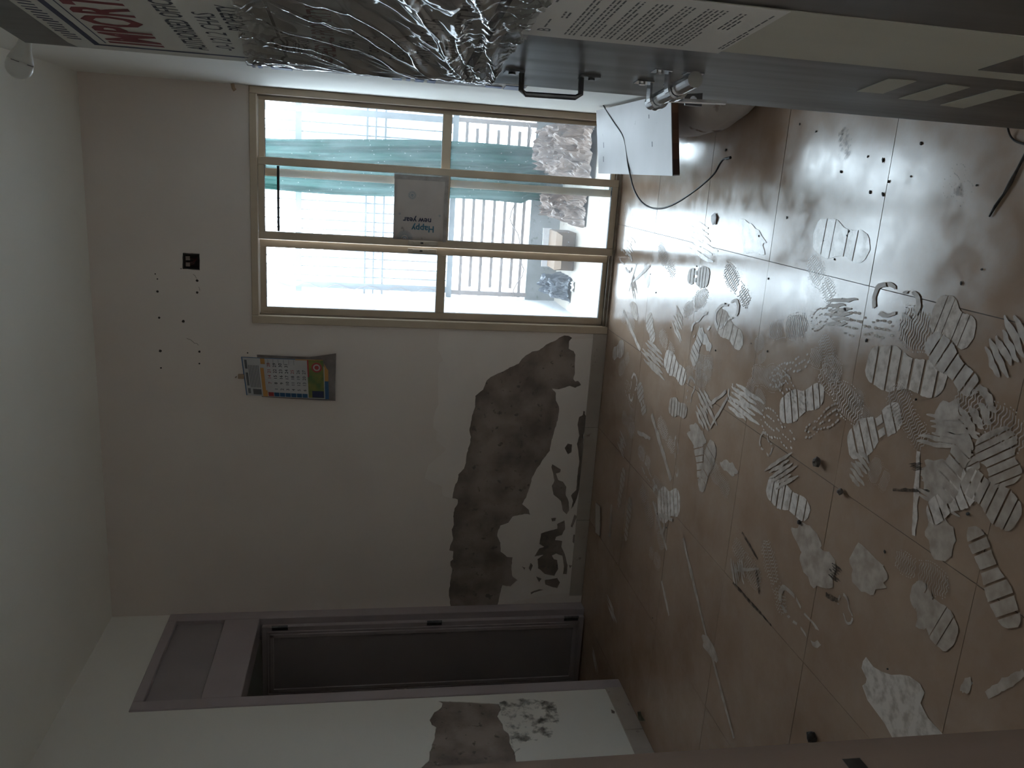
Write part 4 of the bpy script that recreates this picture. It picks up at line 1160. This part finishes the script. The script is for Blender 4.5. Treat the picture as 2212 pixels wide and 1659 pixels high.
PRINTS = [('solid', 1545, 680, 1605, 745, .105, 'dust'), ('wave', 1566, 578, 1620, 658, .085, 'dust'), ('wave', 1423, 533, 1459, 598, .08, 'dust'), ('wave', 1530, 632, 1476, 678, .085, 'dust'), ('wave', 1392, 572, 1403, 618, .09, 'dust'),
    ('smear', 1364, 590, 1374, 645, .07, 'dust'), ('streak', 1347, 672, 1383, 757, .035, 'dust'), ('blob', 1362, 655, 1378, 685, .06, 'dust'), ('bars', 1400, 680, 1412, 740, .10, 'dust'), ('smear', 1452, 668, 1480, 735, .10, 'dust'),
    ('bars', 1436, 770, 1482, 822, .11, 'dust'), ('wave', 1745, 700, 1660, 716, .085, 'dust_faint'), ('wave', 1638, 725, 1648, 785, .085, 'dust_faint'), ('dots', 1662, 825, 1752, 770, .095, 'dust_faint'), ('streak', 1510, 710, 1536, 755, .06, 'dust_faint'),
    ('bars', 1380, 828, 1393, 897, .09, 'dust_faint'), ('ring', 1497, 815, 1486, 870, .085, 'dust_faint'), ('smear', 1570, 845, 1650, 905, .12, 'dust'), ('bars', 1684, 890, 1782, 848, .105, 'dust'), ('dots', 1812, 695, 1936, 716, .095, 'dust'),
    ('dots', 1752, 704, 1812, 655, .09, 'dust'), ('wave', 1778, 725, 1810, 855, .085, 'dust_faint'), ('wave', 1748, 560, 1800, 648, .085, 'dust_glare'), ('bars', 1872, 783, 2045, 828, .125, 'dust'), ('wave', 1945, 690, 2062, 765, .11, 'dust_faint'),
    ('solid', 2016, 668, 2104, 730, .11, 'dust'), ('bars', 1832, 968, 1952, 888, .105, 'dust'), ('wave', 1843, 850, 1872, 910, .085, 'dust_faint'), ('blob', 2025, 880, 2075, 940, .11, 'dust_faint'), ('streak', 1985, 975, 1975, 1157, .026, 'dust'),
    ('blob', 1990, 1010, 2075, 1072, .11, 'dust_faint'), ('bars', 2074, 985, 2110, 1085, .10, 'dust_faint'), ('blob', 2028, 1112, 2036, 1205, .09, 'dust_faint'), ('wave', 1880, 1003, 1920, 1048, .085, 'dust_faint'), ('smear', 1835, 985, 1880, 1040, .10, 'dust_faint'),
    ('bars', 1657, 1048, 1750, 1110, .105, 'dust'), ('blob', 1718, 1140, 1772, 1192, .08, 'dust_faint'), ('blob', 1828, 1212, 1918, 1250, .12, 'dust_faint'), ('blob', 1728, 1200, 1802, 1250, .13, 'dust_faint'), ('bars', 1421, 1093, 1470, 1084, .17, 'dust'),
    ('streak', 1408, 895, 1450, 1037, .045, 'dust_faint'), ('ring', 1461, 940, 1463, 1032, .045, 'dust_faint'), ('solid', 1543, 955, 1512, 1060, .10, 'dust_faint'), ('blob', 1558, 1003, 1594, 1020, .05, 'dust_faint'), ('blob', 1487, 932, 1524, 950, .09, 'dust_faint'),
    ('bars', 1349, 1012, 1336, 1095, .07, 'dust_faint'), ('bars', 1363, 1076, 1351, 1168, .075, 'dust_faint'), ('streak', 1411, 1083, 1441, 1188, .03, 'dust_faint'), ('smear', 1336, 940, 1353, 982, .09, 'dust_faint'), ('ring', 1387, 998, 1417, 1058, .06, 'dust_faint'),
    ('dots', 1645, 895, 1718, 962, .13, 'dust'), ('ring', 1643, 942, 1668, 978, .07, 'dust_faint'), ('streak', 1476, 1163, 1527, 1378, .032, 'dust_faint'), ('streak', 1538, 1415, 1586, 1595, .028, 'dust_faint'), ('blob', 1515, 1370, 1550, 1425, .06, 'dust_faint'),
    ('smear', 1588, 1195, 1602, 1275, .10, 'dust_faint'), ('ring', 1683, 1275, 1775, 1392, .095, 'dust_faint'), ('blob', 1860, 1455, 2030, 1595, .16, 'dust'), ('ring', 1815, 1285, 1840, 1348, .06, 'dust_faint'), ('solid', 2062, 1392, 1972, 1265, .11, 'dust_faint'),
    ('streak', 2133, 1502, 2214, 1452, .03, 'dust_faint'), ('blob', 2082, 1470, 2095, 1490, .05, 'dust_faint'), ('blob', 1598, 492, 1655, 545, .10, 'dust_glare'), ('smear', 1470, 500, 1560, 540, .14, 'dust_glare'), ('smear', 1350, 520, 1372, 545, .10, 'dust_glare'),
    ('wave', 1350, 445, 1372, 480, .08, 'dust_faint'), ('solid', 1758, 505, 1880, 540, .12, 'dust_glare'), ('smear', 2080, 870, 2130, 960, .16, 'dust_faint'), ('bars', 2140, 930, 2180, 1050, .13, 'dust_faint'), ('smear', 2150, 700, 2200, 800, .12, 'dust_faint'),
    ('smear', 1500, 840, 1545, 935, .14, 'dust_faint'), ('ring', 1575, 838, 1600, 872, .07, 'dust'), ('blob', 1985, 1280, 2010, 1360, .10, 'dust_faint'), ('smear', 1385, 745, 1440, 800, .12, 'dust_faint'), ('streak', 1322, 1090, 1318, 1160, .05, 'dust_faint'),
    ('smear', 1310, 1290, 1335, 1350, .06, 'dust_faint'), ('smear', 1278, 1390, 1292, 1460, .05, 'dust_faint'), ('streak', 1430, 1255, 1446, 1330, .03, 'dust_faint'),
    ('blob', 1634, 1222, 1642, 1284, .02, 'mud'), ('streak', 1584, 1258, 1668, 1352, .016, 'mud'), ('streak', 1604, 1150, 1638, 1208, .016, 'mud'), ('smear', 1790, 1225, 1822, 1250, .05, 'mud'), ('streak', 1785, 1285, 1812, 1298, .02, 'mud'), ('streak', 1930, 1058, 2010, 1060, .012, 'mud'), ('smear', 1965, 1010, 2000, 1005, .02, 'mud'), ('dots', 2050, 375, 2095, 430, .12, 'mud_faint'), ('smear', 1810, 330, 1850, 280, .10, 'mud_faint'), ('blob', 2062, 400, 2085, 420, .03, 'mud_faint')]
rx = random.Random(77)
def extra(n, x0, x1, y0, y1, strong):
    for _ in range(n):
        c = hit(rx.uniform(x0, x1), rx.uniform(y0, y1), 2, 0)
        t = rx.choice([1, -1]) * math.pi / 2 + rx.gauss(0, .55)
        kd = rx.choice(['wave', 'wave', 'wave', 'bars', 'ring', 'smear', 'dots', 'bars', 'streak'])
        L_ = rx.uniform(.16, .27) if kd != 'smear' else rx.uniform(.12, .3)
        d_ = Vector((math.cos(t), math.sin(t), 0)) * L_ / 2
        PRINTS.append((kd, c - d_, None, c + d_, None, rx.uniform(.075, .10) if kd != 'streak' else rx.uniform(.012, .03), 'dust' if rx.random() < strong else 'dust_faint'))
extra(26, 1335, 1560, 560, 1000, .35)
extra(14, 1560, 2060, 640, 1120, .12)
extra(6, 1980, 2200, 820, 1250, .0)
extra(10, 1350, 1700, 1000, 1250, .0)
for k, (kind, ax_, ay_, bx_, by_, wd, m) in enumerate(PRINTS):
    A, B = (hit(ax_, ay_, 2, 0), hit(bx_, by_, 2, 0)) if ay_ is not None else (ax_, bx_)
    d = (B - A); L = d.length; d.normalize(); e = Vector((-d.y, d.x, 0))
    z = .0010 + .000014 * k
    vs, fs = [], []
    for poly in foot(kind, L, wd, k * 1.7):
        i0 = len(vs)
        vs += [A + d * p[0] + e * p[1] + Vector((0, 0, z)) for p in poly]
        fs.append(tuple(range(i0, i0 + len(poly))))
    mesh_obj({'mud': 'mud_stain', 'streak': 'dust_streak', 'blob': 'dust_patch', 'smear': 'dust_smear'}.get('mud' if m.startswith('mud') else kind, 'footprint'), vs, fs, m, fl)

# ------------------------------------------------------------------ small litter on the floor
MT['stone'] = mat('grey_rubble', (0.13, 0.11, 0.10), (0.22, 0.19, 0.17), scale=60, rough=0.9)
MT['chip'] = mat('dark_chip', (0.02, 0.017, 0.015), (0.05, 0.04, 0.035), scale=80, rough=0.8)
MT['leaf'] = mat('dry_leaf', (0.10, 0.105, 0.07), (0.15, 0.14, 0.09), scale=40, rough=0.7)
def lump(name, x, y, size, m, sd, label, cat, flat=.7, long=1.0, group=None):
    c = hit(x, y, 2, size * flat * .5)
    bm = bmesh.new()
    bmesh.ops.create_icosphere(bm, subdivisions=2, radius=1)
    rot = Matrix.Rotation(sd * 1.7, 3, 'Z')
    vs = []
    for v in bm.verts:
        n = 1 + .35 * noise.noise(v.co * 1.6 + Vector((sd, 0, 0)))
        p = rot @ Vector((v.co.x * size * long * n, v.co.y * size * n, v.co.z * size * flat * n))
        vs.append(p)
    zm = min(p.z for p in vs)
    bm.verts.index_update()
    vs = [Vector((c.x + p.x, c.y + p.y, p.z - zm + .0004)) for p in vs]
    fs = [[v.index for v in f.verts] for f in bm.faces]
    bm.free()
    return tag(mesh_obj(name, vs, fs, m), label, cat, group)
lump('stone', 1768, 998, .015, 'stone', 1.0, 'largest grey pebble lying on the tiles among the footprints', 'stone', .8)
lump('stone', 1818, 1062, .010, 'stone', 2.0, 'small rounded pebble sitting on a tile joint', 'stone', .9)
lump('stone', 1757, 1592, .018, 'chip', 3.0, 'black lump of rubble beside the brown door jamb', 'stone', .8)
lump('stone', 1728, 1128, .008, 'chip', 6.0, 'tiny dark pebble behind a barred footprint', 'stone', .7)
# dry curled leaf against the left skirting
c = hit(1384, 1575, 2, 0.005)
vs, fs = cloth_grid(lambda u, v: Vector((c.x + .075 + (.018 * math.sin(math.pi * v)) * (u - .5) * 2, c.y - .035 + .07 * v, .002 + .016 * abs(2 * u - 1) ** 1.5 + .004 * math.sin(math.pi * v))), 6, 10)
tag(mesh_obj('dry_leaf', vs, fs, 'leaf', None, True), 'small curled dry leaf by the left wall skirting', 'leaf')
# paper scrap
c = [hit(x, y, 2, .003) for x, y in ((1545, 459), (1549, 470), (1546, 484), (1541, 486), (1536, 478), (1538, 466))]
ps = MB().prism([p + Vector((0, 0, .003 * (k % 2))) for k, p in enumerate(c)], (0, 0, .0012)).build('paper_scrap', 'whitebit')
tag(ps, 'torn white paper scrap on the floor near the window', 'paper')
# scattered dark chips (individually small)
CH = [(1405, 592), (1417, 632), (1449, 708), (1567, 656), (1660, 602), (1623, 742), (1658, 759), (1546, 757), (1820, 645), (1826, 668), (1872, 735), (2064, 797), (1979, 863), (1817, 371), (1875, 338), (1830, 509), (1835, 500), (1803, 560), (1968, 381), (1990, 310), (1920, 392), (1908, 420), (2092, 1110), (1912, 1192), (1918, 1445), (1640, 510), (1568, 324), (1728, 268), (1763, 284), (1880, 415), (1780, 520), (1908, 346), (1440, 1140), (1420, 1110), (2122, 582), (2077, 612), (2110, 400), (1700, 470), (1505, 575), (1410, 1335)]
random.seed(21)
for k, (x, y) in enumerate(CH):
    lump('debris_chip', x, y, random.uniform(.0022, .0042), 'chip', k * .9, 'tiny dark chip of debris scattered on the tiled floor', 'debris', .5, random.uniform(1, 1.9), 'dark debris chips on the floor')
# thin twig / stripped wire near the door
tp = [hit(x, y, 2, .004) for x, y in ((2137, 468), (2150, 445), (2168, 420), (2182, 395), (2198, 365), (2215, 333), (2235, 300))]
tag(MB().tube(tp, [.002, .0035, .003, .0045, .003, .0035, .003], 6).build('twig', 'chip', None, True), 'thin black twig lying on the floor beside the door', 'twig')
tp = [hit(x, y, 2, z) for x, y, z in ((2176, 262, .03), (2178, 280, .012), (2184, 296, .004), (2196, 306, .004), (2215, 312, .004))]
tag(MB().tube(catmull(tp, 5), .0022, 6).build('wire_offcut', 'chip', None, True), 'curled dark wire offcut poking out under the door', 'wire')
# broken skirting sliver on the floor by the back wall
c = [hit(x, y, 2, .004) for x, y in ((1288, 1085), (1297, 1095), (1297, 1158), (1288, 1150))]
tag(MB().prism(c, (0, 0, .005)).build('skirting_sliver', 'skirt'), 'broken sliver of skirting tile lying by the back wall', 'tile piece')
